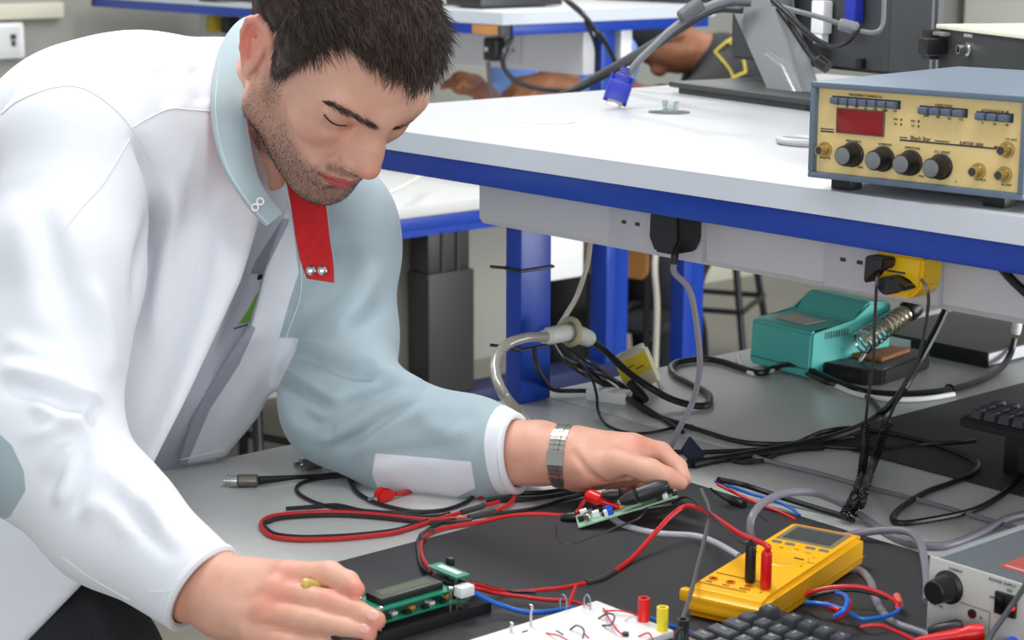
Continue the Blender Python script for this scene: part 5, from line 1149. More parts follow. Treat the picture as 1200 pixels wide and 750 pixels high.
MC = [K(336, 675, 1.752), K(323, 694, 1.738), K(312, 718, 1.730), K(297, 742, 1.728)]
for i in range(4): rf.cone(wr[i], MC[i], .0235, (.0148, .0148, .0145, .0135)[i], .018)
rf.ell(K(290, 705, 1.772), (.040, .032, .02), .02)
rf.chain([MC[0], K(386, 674, 1.738), K(407, 683, 1.716), K(417, 691, 1.704)], [.0140, .0128, .0108, .0084], .004)
rf.chain([MC[1], K(382, 705, 1.712), K(418, 717, 1.697), K(441, 727, 1.687)], [.0140, .0112, .0102, .0088], .003)
rf.chain([MC[2], K(368, 728, 1.702), K(406, 737, 1.690), K(431, 743, 1.684)], [.0132, .0106, .0096, .0083], .003)
rf.chain([MC[3], K(340, 753, 1.706), K(376, 757, 1.695), K(400, 760, 1.690)], [.0122, .0096, .0086, .0076], .003)
rf.chain([K(280, 676, 1.812), K(330, 684, 1.800), K(375, 690, 1.775), K(404, 695, 1.742)], [.020, .0150, .0118, .0095], .008)
for a, b in ((wr[1], MC[1]), (wr[2], MC[2])):
    o = np.array([0, 0, -.0215]); rf.cone(a*.6+b*.4+o*.9, b+o*.62, .002, .0026, .012)
for c_, r_ in ((MC[0], .010), (MC[1], .011), (MC[2], .011)): rf.ell(c_+np.array([0, .004, -.008]), (r_, r_*.9, r_*.8), .008)
rV, rF = rf.mesh(); rV = relax(rV, rF, 1, .3)
print('hands', len(lV), len(rV))
# hidden trunk and legs, slimmer than the clothes
PEL = K(-62, 560, 2.26)
bf = Field(K(-420, 1650, 2.0)-[0, 0, .5], K(480, 60, 2.6)+[0.05, .05, .1], .013)
bf.cone(PEL, K(120, 300, 2.24), .115, .12, .08); bf.cone(K(120, 300, 2.24), K(215, 185, 2.2), .115, .10, .08); bf.cone(K(215, 185, 2.2), NB, .085, .055, .05)
bf.chain([K(190, 180, 2.17), K(98, 186, 2.02), K(44, 512, 1.884), K(150, 655, 1.845)], [.07, .056, .045, .036], .02)
bf.chain([K(250, 190, 2.26), K(384, 250, 2.335), K(402, 474, 2.205), K(560, 530, 2.155)], [.06, .048, .040, .036], .02)
bf.chain([K(-60, 590, 2.22), K(86, 800, 2.09), K(70, 1180, 2.06), K(60, 1440, 2.04)], [.085, .07, .05, .042], .04)
bf.chain([K(-130, 600, 2.36), K(-170, 1000, 2.42), K(-200, 1330, 2.5), K(-210, 1480, 2.5)], [.095, .07, .05, .042], .04)
bV, bF = bf.mesh()
Vs = [hV, lV, rV, bV]; Fs = [hF, lF, rF, bF]; off = np.cumsum([0]+[len(v) for v in Vs])
BV = np.concatenate(Vs); BF = np.concatenate([f+o for f, o in zip(Fs, off)])
q = Hinv(hV); q[:, 2] -= zshift(q[:, 1], q[:, 2]-.004); x, y, z = q.T; ax_ = np.abs(x)
g_ = lambda *a: np.exp(-sum(((u-c)/s)**2 for u, c, s in a))
lipw = np.zeros(len(hV))
hp_ = q
def lipline(x): return -.0612+0*x
front = y > .074
cupid = -.0535-.0015*np.exp(-(x/.004)**2)-.0060*np.clip(ax_/.026, 0, 1)**1.6
low = -.0735+.0105*np.clip(ax_/.025, 0, 1)**1.8
lip = np.where(front, np.minimum(np.minimum(cupid-z, z-low), .0255-ax_), -.01)
blush_shade = .55*g_((ax_, .040, .022), (z, -.012, .018), (y, .075, .04))+1.0*g_((x, 0, .015), (y, .118, .018), (z, -.022, .014))+.55*g_((ax_, .032, .015), (z, .017, .011), (y, .085, .02))+1.6*g_((ax_, .084, .014), (y, -.032, .026), (z, .004, .034))  # eye term: reddish lids, plus shade of the sockets put into colour
stub = np.clip((-.012-z+np.clip((y-.02)*.0, 0, 1))/.012, 0, 1)
jawline = -.020-.45*np.clip(y-.02, 0, .06)
stub = np.clip((jawline-z)/.014, 0, 1)*np.clip((y+.012)/.012, 0, 1)
mous = np.clip(1-np.abs((z+.0465)/.009), 0, 1)*np.clip((y-.070)/.008, 0, 1)*np.clip((.030-ax_)/.006, 0, 1)
side = np.clip(1-np.abs(y-.012)/.016, 0, 1)*np.clip((ax_-.05)/.01, 0, 1)*np.clip((.03-z)/.02, 0, 1)*np.clip((z+.05)/.02, 0, 1)
beard = np.maximum(np.maximum(stub*(.55+.35*np.clip((-z-.045)/.03, 0, 1)), mous), side*.8); beard *= np.clip(1-np.exp(-((z+.060)/.010)**2)*np.clip((.024-ax_)/.006, 0, 1)*(y > .08), 0, 1)
beard *= np.clip((z+.125)/.012, 0, 1)
def handred(V, pts):
    r = np.zeros(len(V))
    for p, s, a in pts: r += a*np.exp(-((V-p)**2).sum(1)/(s*s))
    return r
rl = handred(lV, [(K(796, 562, 2.03), .016, .9), (K(757, 520, 2.06), .022, .8), (K(690, 560, 2.08), .03, .9), (K(740, 570, 2.09), .03, .8), (K(615, 560, 2.09), .03, .3)])
rr_ = handred(rV, [(K(418, 692, 1.70), .012, 1.3), (K(445, 728, 1.685), .010, .9), (K(434, 743, 1.68), .010, .9), (K(325, 690, 1.72), .018, .6), (K(382, 700, 1.70), .012, .6), (K(340, 668, 1.74), .02, .4), (K(230, 710, 1.79), .03, .7), (K(310, 715, 1.71), .018, .6), (K(265, 702, 1.76), .004, 1.8)])
zer = np.zeros(len(bV))
A_l = np.concatenate([lip/.002, -np.ones(len(lV))*5, -np.ones(len(rV))*5, zer-5]); A_b = np.concatenate([blush_shade, rl, rr_, zer]); A_s = np.concatenate([beard, np.zeros(len(lV)+len(rV)), zer])
def skin_mat():
    m = mat('skin', (216, 174, 152), .48, sub=.12, bump=.12, bscale=900, spec=.35); nt = m.node_tree; b = nt.nodes['Principled BSDF']; L = nt.links.new
    def attr(n): a = nt.nodes.new('ShaderNodeAttribute'); a.attribute_name = n; return a.outputs['Fac']
    def mix(f, a, bcol):
        x = nt.nodes.new('ShaderNodeMix'); x.data_type = 'RGBA'; L(f, x.inputs[0])
        if isinstance(a, tuple): x.inputs[6].default_value = (*a, 1)
        else: L(a, x.inputs[6])
        x.inputs[7].default_value = (*bcol, 1); return x.outputs[2]
    def rng(f, a, b_, c, d): r = nt.nodes.new('ShaderNodeMapRange'); L(f, r.inputs[0]); r.inputs[1].default_value = a; r.inputs[2].default_value = b_; r.inputs[3].default_value = c; r.inputs[4].default_value = d; return r.outputs[0]
    tc = nt.nodes.new('ShaderNodeTexCoord'); n = nt.nodes.new('ShaderNodeTexNoise'); n.inputs['Scale'].default_value = 55; n.inputs['Detail'].default_value = 5; L(tc.outputs['Object'], n.inputs['Vector'])
    c = mix(rng(n.outputs['Fac'], .35, .75, 0, .45), lin((218, 170, 148)), lin((202, 142, 120)))
    c = mix(rng(attr('blush_shade'), 0, 1.6, 0, .75), c, lin((214, 104, 88)))
    c = mix(rng(attr('beard'), 0, 1, 0, .66), c, lin((92, 74, 64)))
    c = mix(rng(attr('lip'), -.6, .6, 0, .85), c, lin((178, 66, 70)))
    L(c, b.inputs['Base Color']); return m
SK = skin_mat()
man = link('person', np_mesh('person', xf(CAMM, BV), BF[:, ::-1], [SK], dict(lip=A_l, blush_shade=A_b, beard=A_s)))
tag(man, 'young bearded man in a white and grey jacket bending over the bench', 'person')
headW = xf(CAMM, hV); hN = normals(hV, hF)
hbvh = BVHTree.FromPolygons([tuple(v) for v in headW], [tuple(f) for f in hF.tolist()])
def hit(bvh, px, py, off=0):
    d = ray(px, py).normalized(); loc, n, i, ds = bvh.ray_cast(CAM, d)
    if loc is None: return None
    if n.dot(d) > 0: n = -n
    return loc+n*off
# ---------------------------------------------------------------- strands
def strands(name, roots, dirs, lens, r, mt, parent, bend=None, seg=3):
    """short tapered hairs, three-sided, as one mesh"""
    n = len(roots); dirs = dirs/np.linalg.norm(dirs, axis=1)[:, None]; a = np.cross(dirs, np.array([.31, .77, .55])); a /= np.linalg.norm(a, axis=1)[:, None]; b = np.cross(dirs, a)
    V = np.zeros((n, seg*3+1, 3)); bend = np.zeros_like(dirs) if bend is None else bend
    for s in range(seg):
        t = s/seg; p = roots+dirs*(lens*t)[:, None]+bend*(lens*t*t)[:, None]; w = (r*(1-t*.7))[:, None]
        for k in range(3):
            q_ = 2*PI*k/3; V[:, s*3+k] = p+(a*math.cos(q_)+b*math.sin(q_))*w
    V[:, -1] = roots+dirs*lens[:, None]+bend*lens[:, None]
    F = []
    for s in range(seg-1):
        for k in range(3): F.append([s*3+k, s*3+(k+1) % 3, s*3+3+(k+1) % 3, s*3+3+k])
    s = seg-1
    for k in range(3): F.append([s*3+k, s*3+(k+1) % 3, seg*3, seg*3])
    F = np.array(F); m_ = seg*3+1
    FF = (F[None]+(np.arange(n)*m_)[:, None, None]).reshape(-1, 4)
    # last ring as triangles
    me = bpy.data.meshes.new(name); VV = V.reshape(-1, 3).astype(np.float32); me.vertices.add(len(VV)); me.vertices.foreach_set('co', VV.ravel())
    tri = FF[:, 2] == FF[:, 3]; cnt = np.where(tri, 3, 4); st = np.concatenate([[0], np.cumsum(cnt)[:-1]])
    li = np.concatenate([f[:3] if t else f for f, t in zip(FF.tolist(), tri.tolist())]).astype(np.int32)
    me.loops.add(len(li)); me.loops.foreach_set('vertex_index', li); me.polygons.add(len(FF)); me.polygons.foreach_set('loop_start', st.astype(np.int32)); me.update(calc_edges=True)
    me.materials.append(mt); me.shade_smooth(); return link(name, me, parent)
rng = np.random.default_rng(5)
def sample(V, F, w, n):
    a = V[F]; ar = np.linalg.norm(np.cross(a[:, 2]-a[:, 0], a[:, 3]-a[:, 1]), axis=1); p = ar*w[F].mean(1); p /= p.sum(); i = rng.choice(len(F), n, p=p)
    u = rng.random((n, 2)); A = a[i]; P = (A[:, 0]*(1-u[:, :1])+A[:, 1]*u[:, :1])*(1-u[:, 1:])+(A[:, 3]*(1-u[:, :1])+A[:, 2]*u[:, :1])*u[:, 1:]; return P, i
hairm = mat('hair_dark', (74, 62, 56), .5, spec=.4, noise=.25, scale=120)
A3 = np.array(CAMM)[:3, :3]
# hairline by direction from the head centre
def hair_edge(az):   # elevation (deg) of hairline by azimuth (deg, 0 = face forward)
    return np.interp(az, [-180, -130, -110, -97, -86, -77, -71, -62, -56, -51, -47, -43, -34, -24, -9, 2, 10, 18, 31, 45, 60, 75, 86, 97, 110, 130, 180], [-38, -32, -8, 16, -13, -13, 0, 21, 31, 44, 45, 43, 42, 41, 37, 33, 28, 27, 26, 24, 18, -10, -13, 16, -8, -32, -38])
def hairmask(V):
    q = Hinv(V)-np.array([0, 0, .022]); az = np.degrees(np.arctan2(q[:, 0], q[:, 1])); el = np.degrees(np.arcsin(q[:, 2]/np.linalg.norm(q, axis=1))); return (el-hair_edge(az))
cf = Field(lo, hi, .0026)
HE(cf, (0, -.024, .055), (.0800, .1035, .0870)); HE(cf, (0, .038, .066), (.0665, .0575, .0560), .03)
for g in (-1, 1): HE(cf, (g*.060, .02, .02), (.018, .025, .035), .02)
cV, cF = cf.mesh(); cN = normals(cV, cF)
hm = hairmask(cV); keep = (hm > 0)[cF].all(1); used = np.unique(cF[keep]); mp = np.full(len(cV), -1); mp[used] = np.arange(len(used))
cq = Hinv(cV); nz = np.sin(cq[:, 0]*210+np.sin(cq[:, 2]*130)*2)*np.sin(cq[:, 2]*190+cq[:, 1]*90)
capV = cV-cN*np.clip(1-hm/9, 0, 1)[:, None]*.006+cN*(np.clip(hm/30, 0, 1)*.006+nz*.0018*np.clip(hm/20, 0, 1))[:, None]
hair = link('hair', np_mesh('hair', xf(CAMM, capV[used]), mp[cF[keep]][:, ::-1], [hairm]), man)
P, i = sample(capV, cF, np.clip((hm+1)/5, 0, 1), 21000)
n_ = cN[cF[i]].mean(1); q_ = Hinv(P)
comb = HF*.75+HU*.25-HL*.15; top = np.clip((q_[:, 2]-.04)/.06, 0, 1)[:, None]
down = -HU*1.0+HF*.25
flow = comb*top+down*(1-top); flow = flow-n_*(flow*n_).sum(1)[:, None]
d_ = n_*(.13+.14*top)+flow*(1.0)+rng.normal(0, .15, P.shape)+ (np.sin(q_[:, :1]*160)*np.cos(q_[:, 1:2]*140))*HL*.3
ln = (.009+.013*top[:, 0])*(.6+.7*rng.random(len(P)))
strands('hair_strands', xf(CAMM, P-n_*.002), d_ @ A3.T, ln, np.full(len(P), .00052), hairm, hair, bend=(flow*.5) @ A3.T)
# beard
w_ = np.clip(beard-.12, 0, 1)*(np.abs(lip) > .0012)*(lip < 0)
P, i = sample(hV, hF, w_, 9000); n_ = hN[hF[i]].mean(1); d_ = n_*.5-HU*.8+HF*.2+rng.normal(0, .3, P.shape)
strands('beard', xf(CAMM, P-n_*.0004), d_ @ A3.T, .0018+.0022*rng.random(len(P)), np.full(len(P), .00020), mat('beard_dark', (62, 48, 42), .6), man, seg=2)
# eyebrows and lashes
def brow(pts, w0, n):
    L = np.array(interp_line(pts, 10)); R0 = []; D0 = []
    for _ in range(n):
        t = rng.random()*(len(L)-1.01); j = int(t); p = L[j]+(L[j+1]-L[j])*(t-j); e = L[j+1]-L[j]; e = e/np.linalg.norm(e); nn = np.array([e[1], -e[0]]); u = t/(len(L)-1)
        wd = w0*(.35+.65*math.sin(PI*min(1, .12+u*.9))); p = p+nn*rng.normal(0, .5)*wd
        h = hit(hbvh, p[0], p[1], .0004)
        if h is None: continue
        R0.append(h); D0.append(np.array(CR)*(-e[0])-np.array(CU)*(-e[1])+(np.array(CR)*nn[0]-np.array(CU)*nn[1])*.25+rng.normal(0, .15, 3)-np.array(CF)*.25)
    R0 = np.array(R0); D0 = np.array(D0); strands('eyebrow', R0, D0, .005+.004*rng.random(len(R0)), np.full(len(R0), .00026), mat('brow_dark', (70, 54, 48), .6), man, seg=2)
brow([(440, 148), (425, 141), (405, 130), (390, 122), (378, 118)], 4.0, 400)
brow([(462, 151), (472, 148), (483, 143), (492, 137)], 3.0, 200)
P = [hit(hbvh, *p, .0003) for p in interp_line([(380, 134), (386, 141), (395, 146), (406, 147)], 5)]; P = [p for p in P if p]
m = MB(); m.tube(P, .0011, 6, sp=False); m.build('eyelash', mat('lash', (62, 40, 36), .6), man)
P = [hit(hbvh, *p, .0001) for p in interp_line([(381, 129), (390, 134), (400, 140), (407, 143)], 5)]; P = [p for p in P if p]
# ---------------------------------------------------------------- jacket
jf = Field(K(-470, 880, 1.72)-[0, .0, 0], K(660, 10, 2.46)+[.02, .02, .03], .0042)
# back, yoke, torso
jf.ell(K(186, 166, 2.20), (.158, .116, .19), 0, R=[[.95, -.28, .1], [.28, .96, 0], [-.1, .03, 1]])
jf.cone(K(200, 180, 2.18), K(276, 128, 2.19), .118, .078, .05)
jf.cone(K(160, 232, 2.2), K(-20, 480, 2.22), .135, .165, .06)
jf.cone(K(-20, 470, 2.22), K(-70, 660, 2.25), .17, .185, .06)
jf.cone(K(70, 168, 2.17), K(-140, 330, 2.22), .090, .12, .06)
slab(jf, [(312, 232, 2.10), (300, 275, 2.085), (283, 330, 2.07), (228, 450, 2.05), (174, 560, 2.04), (128, 650, 2.02), (96, 684, 2.0), (15, 768, 1.985), (-120, 790, 2.0), (-130, 420, 2.1), (60, 200, 2.07), (180, 150, 2.08), (265, 170, 2.09)], .014, .035)
# opening down the front
op = [(332, 255), (300, 305), (286, 336), (233, 452), (182, 562), (206, 556), (232, 486), (268, 425), (296, 378), (312, 315), (340, 258)]
Q = np.array([K(px, py, 2.08) for px, py in op])
def carve(X, Y, Z): return np.maximum(poly_sd(Q[:, :2], X, Y), np.maximum(Z-2.36, 1.90-Z))
jf.op([Q[:, 0].min(), Q[:, 1].min(), 1.9], [Q[:, 0].max(), Q[:, 1].max(), 2.36], carve, .008, 's')
# left front panel
slab(jf, [(338, 235, 2.15), (356, 300, 2.19), (356, 396, 2.235), (332, 432, 2.25), (303, 490, 2.27), (264, 536, 2.272), (204, 548, 2.232), (224, 490, 2.22), (262, 425, 2.21), (291, 380, 2.195), (309, 320, 2.17), (327, 262, 2.14)], .009, .02)
# left shoulder, sleeve
jf.cone(K(250, 175, 2.24), K(385, 258, 2.335), .105, .074, .04)
jf.cone(K(330, 270, 2.27), K(390, 300, 2.31), .075, .078, .05)
jf.chain([K(384, 262, 2.335), K(392, 390, 2.285), K(402, 474, 2.205)], [.074, .071, .066], .03)
jf.chain([K(402, 476, 2.205), K(470, 512, 2.185), K(548, 524, 2.155), K(598, 531, 2.128)], [.066, .060, .052, .0455], .035)
# right shoulder, sleeve
jf.cone(K(165, 158, 2.12), K(92, 178, 2.02), .105, .084, .04)
jf.chain([K(92, 182, 2.02), K(72, 320, 1.955), K(42, 505, 1.885)], [.084, .082, .079], .02)
jf.chain([K(42, 515, 1.885), K(128, 608, 1.85), K(232, 687, 1.805)], [.077, .0605, .0475], .03)
# sleeve mouths
def mouth(c, d, r, ln):
    c = np.array(c); d = np.array(d)/np.linalg.norm(d); jf.cone(c, c+d*ln, r, r, .003, 's')
dl = K(598, 531, 2.128)-K(548, 524, 2.155); dr = K(232, 687, 1.805)-K(128, 608, 1.85)
def cut(c, d, rr):      # flat cut beyond the cuff
    c = np.array(c); d = np.array(d)/np.linalg.norm(d)
    def fn(X, Y, Z):
        ax = (X-c[0])*d[0]+(Y-c[1])*d[1]+(Z-c[2])*d[2]; rad = np.sqrt(np.maximum((X-c[0])**2+(Y-c[1])**2+(Z-c[2])**2-ax*ax, 0)); return np.maximum(-ax, rad-rr)
    jf.op(c-rr, c+rr, fn, .004, 's')
CL = K(606, 531, 2.124); CRc = K(237, 690, 1.803)
cut(CL, np.array([1, .06, -.45]), .075); cut(CRc, dr, .09)
mouth(CL-np.array([1, .06, -.45])*.03, [1, .06, -.45], .0385, .08); mouth(CRc-dr/np.linalg.norm(dr)*.03, dr, .0405, .08)
jV, jF = jf.mesh()
lab_ = np.arange(len(jV)); E_ = np.concatenate([jF[:, [0, 1]], jF[:, [1, 2]], jF[:, [2, 3]], jF[:, [3, 0]]])
for _ in range(4000):           # connected pieces, to drop stray specks
    l2 = lab_.copy(); np.minimum.at(l2, E_[:, 0], lab_[E_[:, 1]]); np.minimum.at(l2, E_[:, 1], lab_[E_[:, 0]]); l2 = l2[l2]
    if (l2 == lab_).all(): break
    lab_ = l2
u_, c_n = np.unique(lab_, return_counts=True); print('pieces', c_n)
keep_ = np.isin(lab_, u_[c_n > .02*len(jV)]); mp_ = np.cumsum(keep_)-1; jF = mp_[jF[keep_[jF].all(1)]]; jV = jV[keep_]
jV = relax(jV, jF, 2, .4)
print('jacket', len(jV))
jN = normals(jV, jF)
D_ = np.zeros(len(jV))
FOLDS = [ # right sleeve elbow
 ([(-10, 428), (40, 440), (80, 452), (128, 478)], .010, 9, 0, 2.02), ([(0, 452), (50, 464), (100, 486), (122, 500)], -.007, 6, 0, 2.02),
 ([(70, 462), (100, 470), (98, 484), (60, 505), (20, 520)], .009, 7, 0, 2.0), ([(85, 468), (108, 478), (104, 492)], -.006, 4, 0, 2.0),
 ([(120, 505), (105, 520), (75, 535), (45, 560)], .006, 8, 0, 2.0), ([(85, 512), (78, 560), (68, 600)], .006, 8, 0, 2.0), ([(98, 515), (95, 560), (84, 610)], -.005, 6, 0, 2.0),
 ([(110, 530), (160, 580), (205, 625)], .005, 9, 0, 2.0), ([(125, 570), (150, 600), (190, 640)], -.004, 7, 0, 2.0), ([(90, 590), (130, 600), (165, 640)], .004, 8, 0, 2.0),
 ([(60, 200), (95, 300), (128, 420)], .005, 16, 0, 2.05), ([(20, 220), (40, 320), (60, 420)], .006, 18, 0, 2.05), ([(40, 230), (70, 330), (95, 430)], -.005, 14, 0, 2.05),
 ([(100, 320), (125, 390), (128, 450)], .006, 9, 0, 2.05),
 ([(30, 470), (70, 490), (112, 512)], .007, 6, 0, 2.0), ([(118, 508), (80, 540), (52, 590)], -.005, 5, 0, 2.0), ([(135, 545), (120, 580), (95, 620)], .004, 7, 0, 2.0), ([(165, 575), (185, 610), (225, 650)], .0035, 6, 0, 2.0), ([(150, 585), (175, 625), (205, 660)], -.0035, 5, 0, 2.0), ([(0, 395), (45, 415), (90, 425)], .005, 9, 0, 2.02),
 # armpit and right panel
 ([(150, 148), (180, 195), (187, 240), (172, 300), (160, 380)], -.018, 7, 1.9, 2.3), ([(195, 200), (200, 260), (190, 330), (172, 420)], .011, 9, 2.0, 2.3),
 ([(225, 190), (228, 300), (205, 420), (170, 520)], -.005, 12, 2.0, 2.3), ([(262, 230), (255, 310), (218, 430), (175, 540)], .005, 10, 2.0, 2.3), ([(245, 200), (243, 300), (214, 410)], -.003, 8, 2.0, 2.3),
 ([(180, 70), (195, 100), (205, 125)], -.006, 8, 1.9, 2.5), ([(225, 70), (235, 100), (240, 125)], -.005, 8, 1.9, 2.5),
 # left sleeve
 ([(338, 398), (372, 412), (408, 424), (458, 430)], .011, 6, 2, 9), ([(345, 410), (380, 425), (415, 437), (462, 440)], -.012, 5, 2, 9), ([(320, 424), (350, 440), (385, 462), (425, 468)], .011, 7, 2, 9), ([(326, 440), (356, 460), (390, 480)], -.010, 5, 2, 9),
 ([(362, 515), (398, 505), (440, 480), (500, 453)], .011, 7, 2, 9), ([(380, 526), (420, 513), (455, 490), (515, 466)], -.009, 5.5, 2, 9), ([(412, 540), (440, 508), (475, 487), (540, 470)], .008, 6, 2, 9), ([(395, 470), (430, 466), (470, 450)], -.008, 5.5, 2, 9),
 ([(335, 365), (360, 330), (400, 265)], .007, 11, 2, 9), ([(380, 400), (420, 360), (448, 300)], .007, 10, 2, 9), ([(352, 392), (395, 350), (425, 285)], -.007, 9, 2, 9), ([(328, 440), (334, 475), (356, 515)], .006, 8, 2, 9), ([(400, 395), (430, 372), (452, 345)], -.006, 7, 2, 9),
 ([(480, 480), (520, 505), (560, 505)], .004, 8, 2, 9), ([(430, 545), (470, 530), (540, 525)], -.004, 6, 2, 9), ([(438, 430), (470, 446), (502, 455)], .008, 6, 2, 9), ([(500, 545), (530, 500), (560, 478)], -.004, 7, 2, 9), ([(540, 560), (565, 520), (585, 485)], .003, 7, 2, 9), ([(345, 480), (375, 500), (400, 502)], -.006, 6, 2, 9),
 # left panel
 ([(330, 300), (325, 390), (280, 470), (235, 540)], .004, 10, 2.05, 9), ([(345, 320), (340, 400), (300, 480)], -.004, 8, 2.05, 9)]
for pts, a_, s_, d0, d1 in FOLDS: D_ += ridge(jV, jN, pts, a_, s_, d0, d1)
jV = jV+jN*D_[:, None]; jV = relax(jV, jF, 1, .35); jN = normals(jV, jF)
jp = prj(jV)
def psd(poly): return -poly_sd(poly, jp[:, 0], jp[:, 1])
grey = psd([(334, 150), (343, 260), (350, 320), (340, 350), (327, 396), (350, 396), (346, 412), (328, 448), (306, 490), (296, 520), (320, 560), (365, 600), (700, 640), (700, 420), (560, 380), (560, 100), (420, 120)])
grey = np.minimum(grey, (jV[:, 2]-2.06)*900)
wp = psd([(440, 531), (552, 541), (557, 572), (520, 590), (450, 590), (436, 556)]); grey = np.minimum(grey, -wp)
nd = np.array([1, .06, -.45]); nd /= np.linalg.norm(nd); ax1 = (jV-CL) @ nd; grey = np.minimum(grey, (-ax1-.017)*1000)
el = psd([(-90, 440), (-10, 500), (14, 522), (28, 552), (30, 575), (12, 605), (-90, 660)]); el = np.minimum(el, (1.98-jV[:, 2])*900)
grey = np.maximum(grey, el)
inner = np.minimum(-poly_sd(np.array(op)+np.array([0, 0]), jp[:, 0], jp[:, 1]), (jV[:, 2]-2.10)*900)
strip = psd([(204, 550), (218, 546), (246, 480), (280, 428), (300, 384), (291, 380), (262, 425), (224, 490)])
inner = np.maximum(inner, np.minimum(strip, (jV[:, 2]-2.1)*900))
def jacket_mat():
    m = mat('jacket_cloth', (226, 229, 235), .85, bump=.25, bscale=1400, sheen=.25, spec=.2); nt = m.node_tree; b = nt.nodes['Principled BSDF']; L = nt.links.new
    c = lin((226, 229, 235))
    prev = None
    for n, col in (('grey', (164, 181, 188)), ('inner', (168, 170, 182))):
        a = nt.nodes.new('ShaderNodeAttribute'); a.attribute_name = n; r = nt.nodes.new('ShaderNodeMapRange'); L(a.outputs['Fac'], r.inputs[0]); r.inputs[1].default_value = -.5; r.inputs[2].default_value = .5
        x = nt.nodes.new('ShaderNodeMix'); x.data_type = 'RGBA'; L(r.outputs[0], x.inputs[0])
        if prev is None: x.inputs[6].default_value = (*c, 1)
        else: L(prev, x.inputs[6])
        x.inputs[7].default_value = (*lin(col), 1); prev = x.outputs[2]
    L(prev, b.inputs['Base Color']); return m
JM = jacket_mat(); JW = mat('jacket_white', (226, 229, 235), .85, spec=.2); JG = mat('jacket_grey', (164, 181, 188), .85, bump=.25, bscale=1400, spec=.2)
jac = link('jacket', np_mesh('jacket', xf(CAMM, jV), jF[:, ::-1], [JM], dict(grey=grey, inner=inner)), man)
jW = xf(CAMM, jV); jbvh = BVHTree.FromPolygons([tuple(v) for v in jW], [tuple(f) for f in jF.tolist()])
def seam(pts, r=.0007, off=.0004, mt=JW):
    P = [hit(jbvh, *p, off) for p in interp_line(pts, 12)]; P = [p for p in P if p is not None]
    if len(P) > 2: m = MB(); m.tube(P, r, 6, sp=False); m.build('seam', mt, jac)
for s in ([(2, 134), (23, 118), (59, 104), (91, 102), (122, 118), (150, 145), (178, 188)], [(154, 150), (175, 138), (199, 128), (225, 129), (250, 131)], [(70, 275), (96, 243), (122, 213), (152, 162)],
          [(243, 634), (236, 664), (205, 690), (176, 694)], [(72, 652), (105, 676), (152, 703)], [(352, 300), (352, 345), (335, 396)], [(262, 528), (232, 534), (206, 540)]): seam(s)
for c0, d0, r0, mt in ((CL, np.array([1, .06, -.45]), .0420, JW), (CRc, dr, .0440, JW)):
    d0 = d0/np.linalg.norm(d0); a0 = np.cross(d0, [0, 0, 1.]); a0 /= np.linalg.norm(a0); b0 = np.cross(d0, a0)
    P = [Vector(xf(CAMM, (c0-d0*.002+(a0*math.cos(t*PI/16)+b0*math.sin(t*PI/16))*r0)[None])[0]) for t in range(32)]
    m = MB(); m.tube(P, .0046, 8, closed=True, k=2); m.build('cuff_hem', mt, jac)
# collar: grey outside, red inside, folded open on his other side
def band(name, A, Bq, th, mats, parent, n=10, flip=False):
    """ribbon between two edge curves (camera-space points), with real thickness"""
    A = np.array([np.array(v) for v in spline([Vector(p) for p in A], 8)]); Bq = np.array([np.array(v) for v in spline([Vector(p) for p in Bq], 8)]); m_ = len(A)
    G = np.array([[A[i]*(1-j/n)+Bq[i]*(j/n) for j in range(n+1)] for i in range(m_)])
    T = np.gradient(G, axis=0); S = np.gradient(G, axis=1); Nn = np.cross(T, S); Nn /= np.linalg.norm(Nn, axis=2)[..., None]
    if flip: Nn = -Nn
    V = np.concatenate([(G+Nn*th/2).reshape(-1, 3), (G-Nn*th/2).reshape(-1, 3)]); o = m_*(n+1); F = []; mi = []
    for i in range(m_-1):
        for j in range(n):
            a, b, c, d = i*(n+1)+j, i*(n+1)+j+1, (i+1)*(n+1)+j+1, (i+1)*(n+1)+j; F.append([a, b, c, d]); mi.append(0); F.append([o+a, o+d, o+c, o+b]); mi.append(1)
    E = [i*(n+1) for i in range(m_)]+[(m_-1)*(n+1)+j for j in range(1, n+1)]+[i*(n+1)+n for i in range(m_-2, -1, -1)]+[j for j in range(n-1, 0, -1)]
    for a, b in zip(E, E[1:]+E[:1]): F.append([a, b, o+b, o+a]); mi.append(0)
    me = np_mesh(name, xf(CAMM, V), np.array(F), mats); me.polygons.foreach_set('material_index', np.array(mi, np.int32)); me.update()
    bm = bmesh.new(); bm.from_mesh(me); bmesh.ops.recalc_face_normals(bm, faces=bm.faces[:]); bm.to_mesh(me); bm.free(); me.set_sharp_from_angle(angle=math.radians(50))
    return link(name, me, parent)
RED = mat('collar_red', (206, 18, 26), .6, noise=.12, scale=120, bump=.3, bscale=600)
outer = [K(312, 265, 2.020), K(288, 238, 2.012), K(262, 196, 2.012), K(249, 150, 2.02), K(248, 105, 2.04), K(258, 55, 2.11), K(285, 22, 2.19), K(322, 22, 2.27), K(352, 60, 2.32), K(362, 120, 2.33)]
inn = [K(332, 250, 2.034), K(314, 231, 2.032), K(301, 205, 2.032), K(292, 160, 2.038), K(288, 110, 2.052), K(290, 62, 2.115), K(305, 40, 2.18), K(328, 45, 2.24), K(350, 75, 2.28), K(356, 125, 2.29)]
col = band('collar', outer, inn, .004, [JG, RED], jac)
P = [Vector(xf(CAMM, p[None])[0]) for p in inn[:6]]; m = MB(); m.tube([p-CF*.001 for p in P], .0013, 6); m.build('collar_lining', RED, col)
P = [Vector(xf(CAMM, (p*.86+q_*.14)[None])[0]) for p, q_ in zip(outer[:7], inn[:7])]; m = MB(); m.tube([p-CF*.0024 for p in P], .0007, 6); m.build('seam', mat('stitch_pale', (196, 210, 214), .8), col)
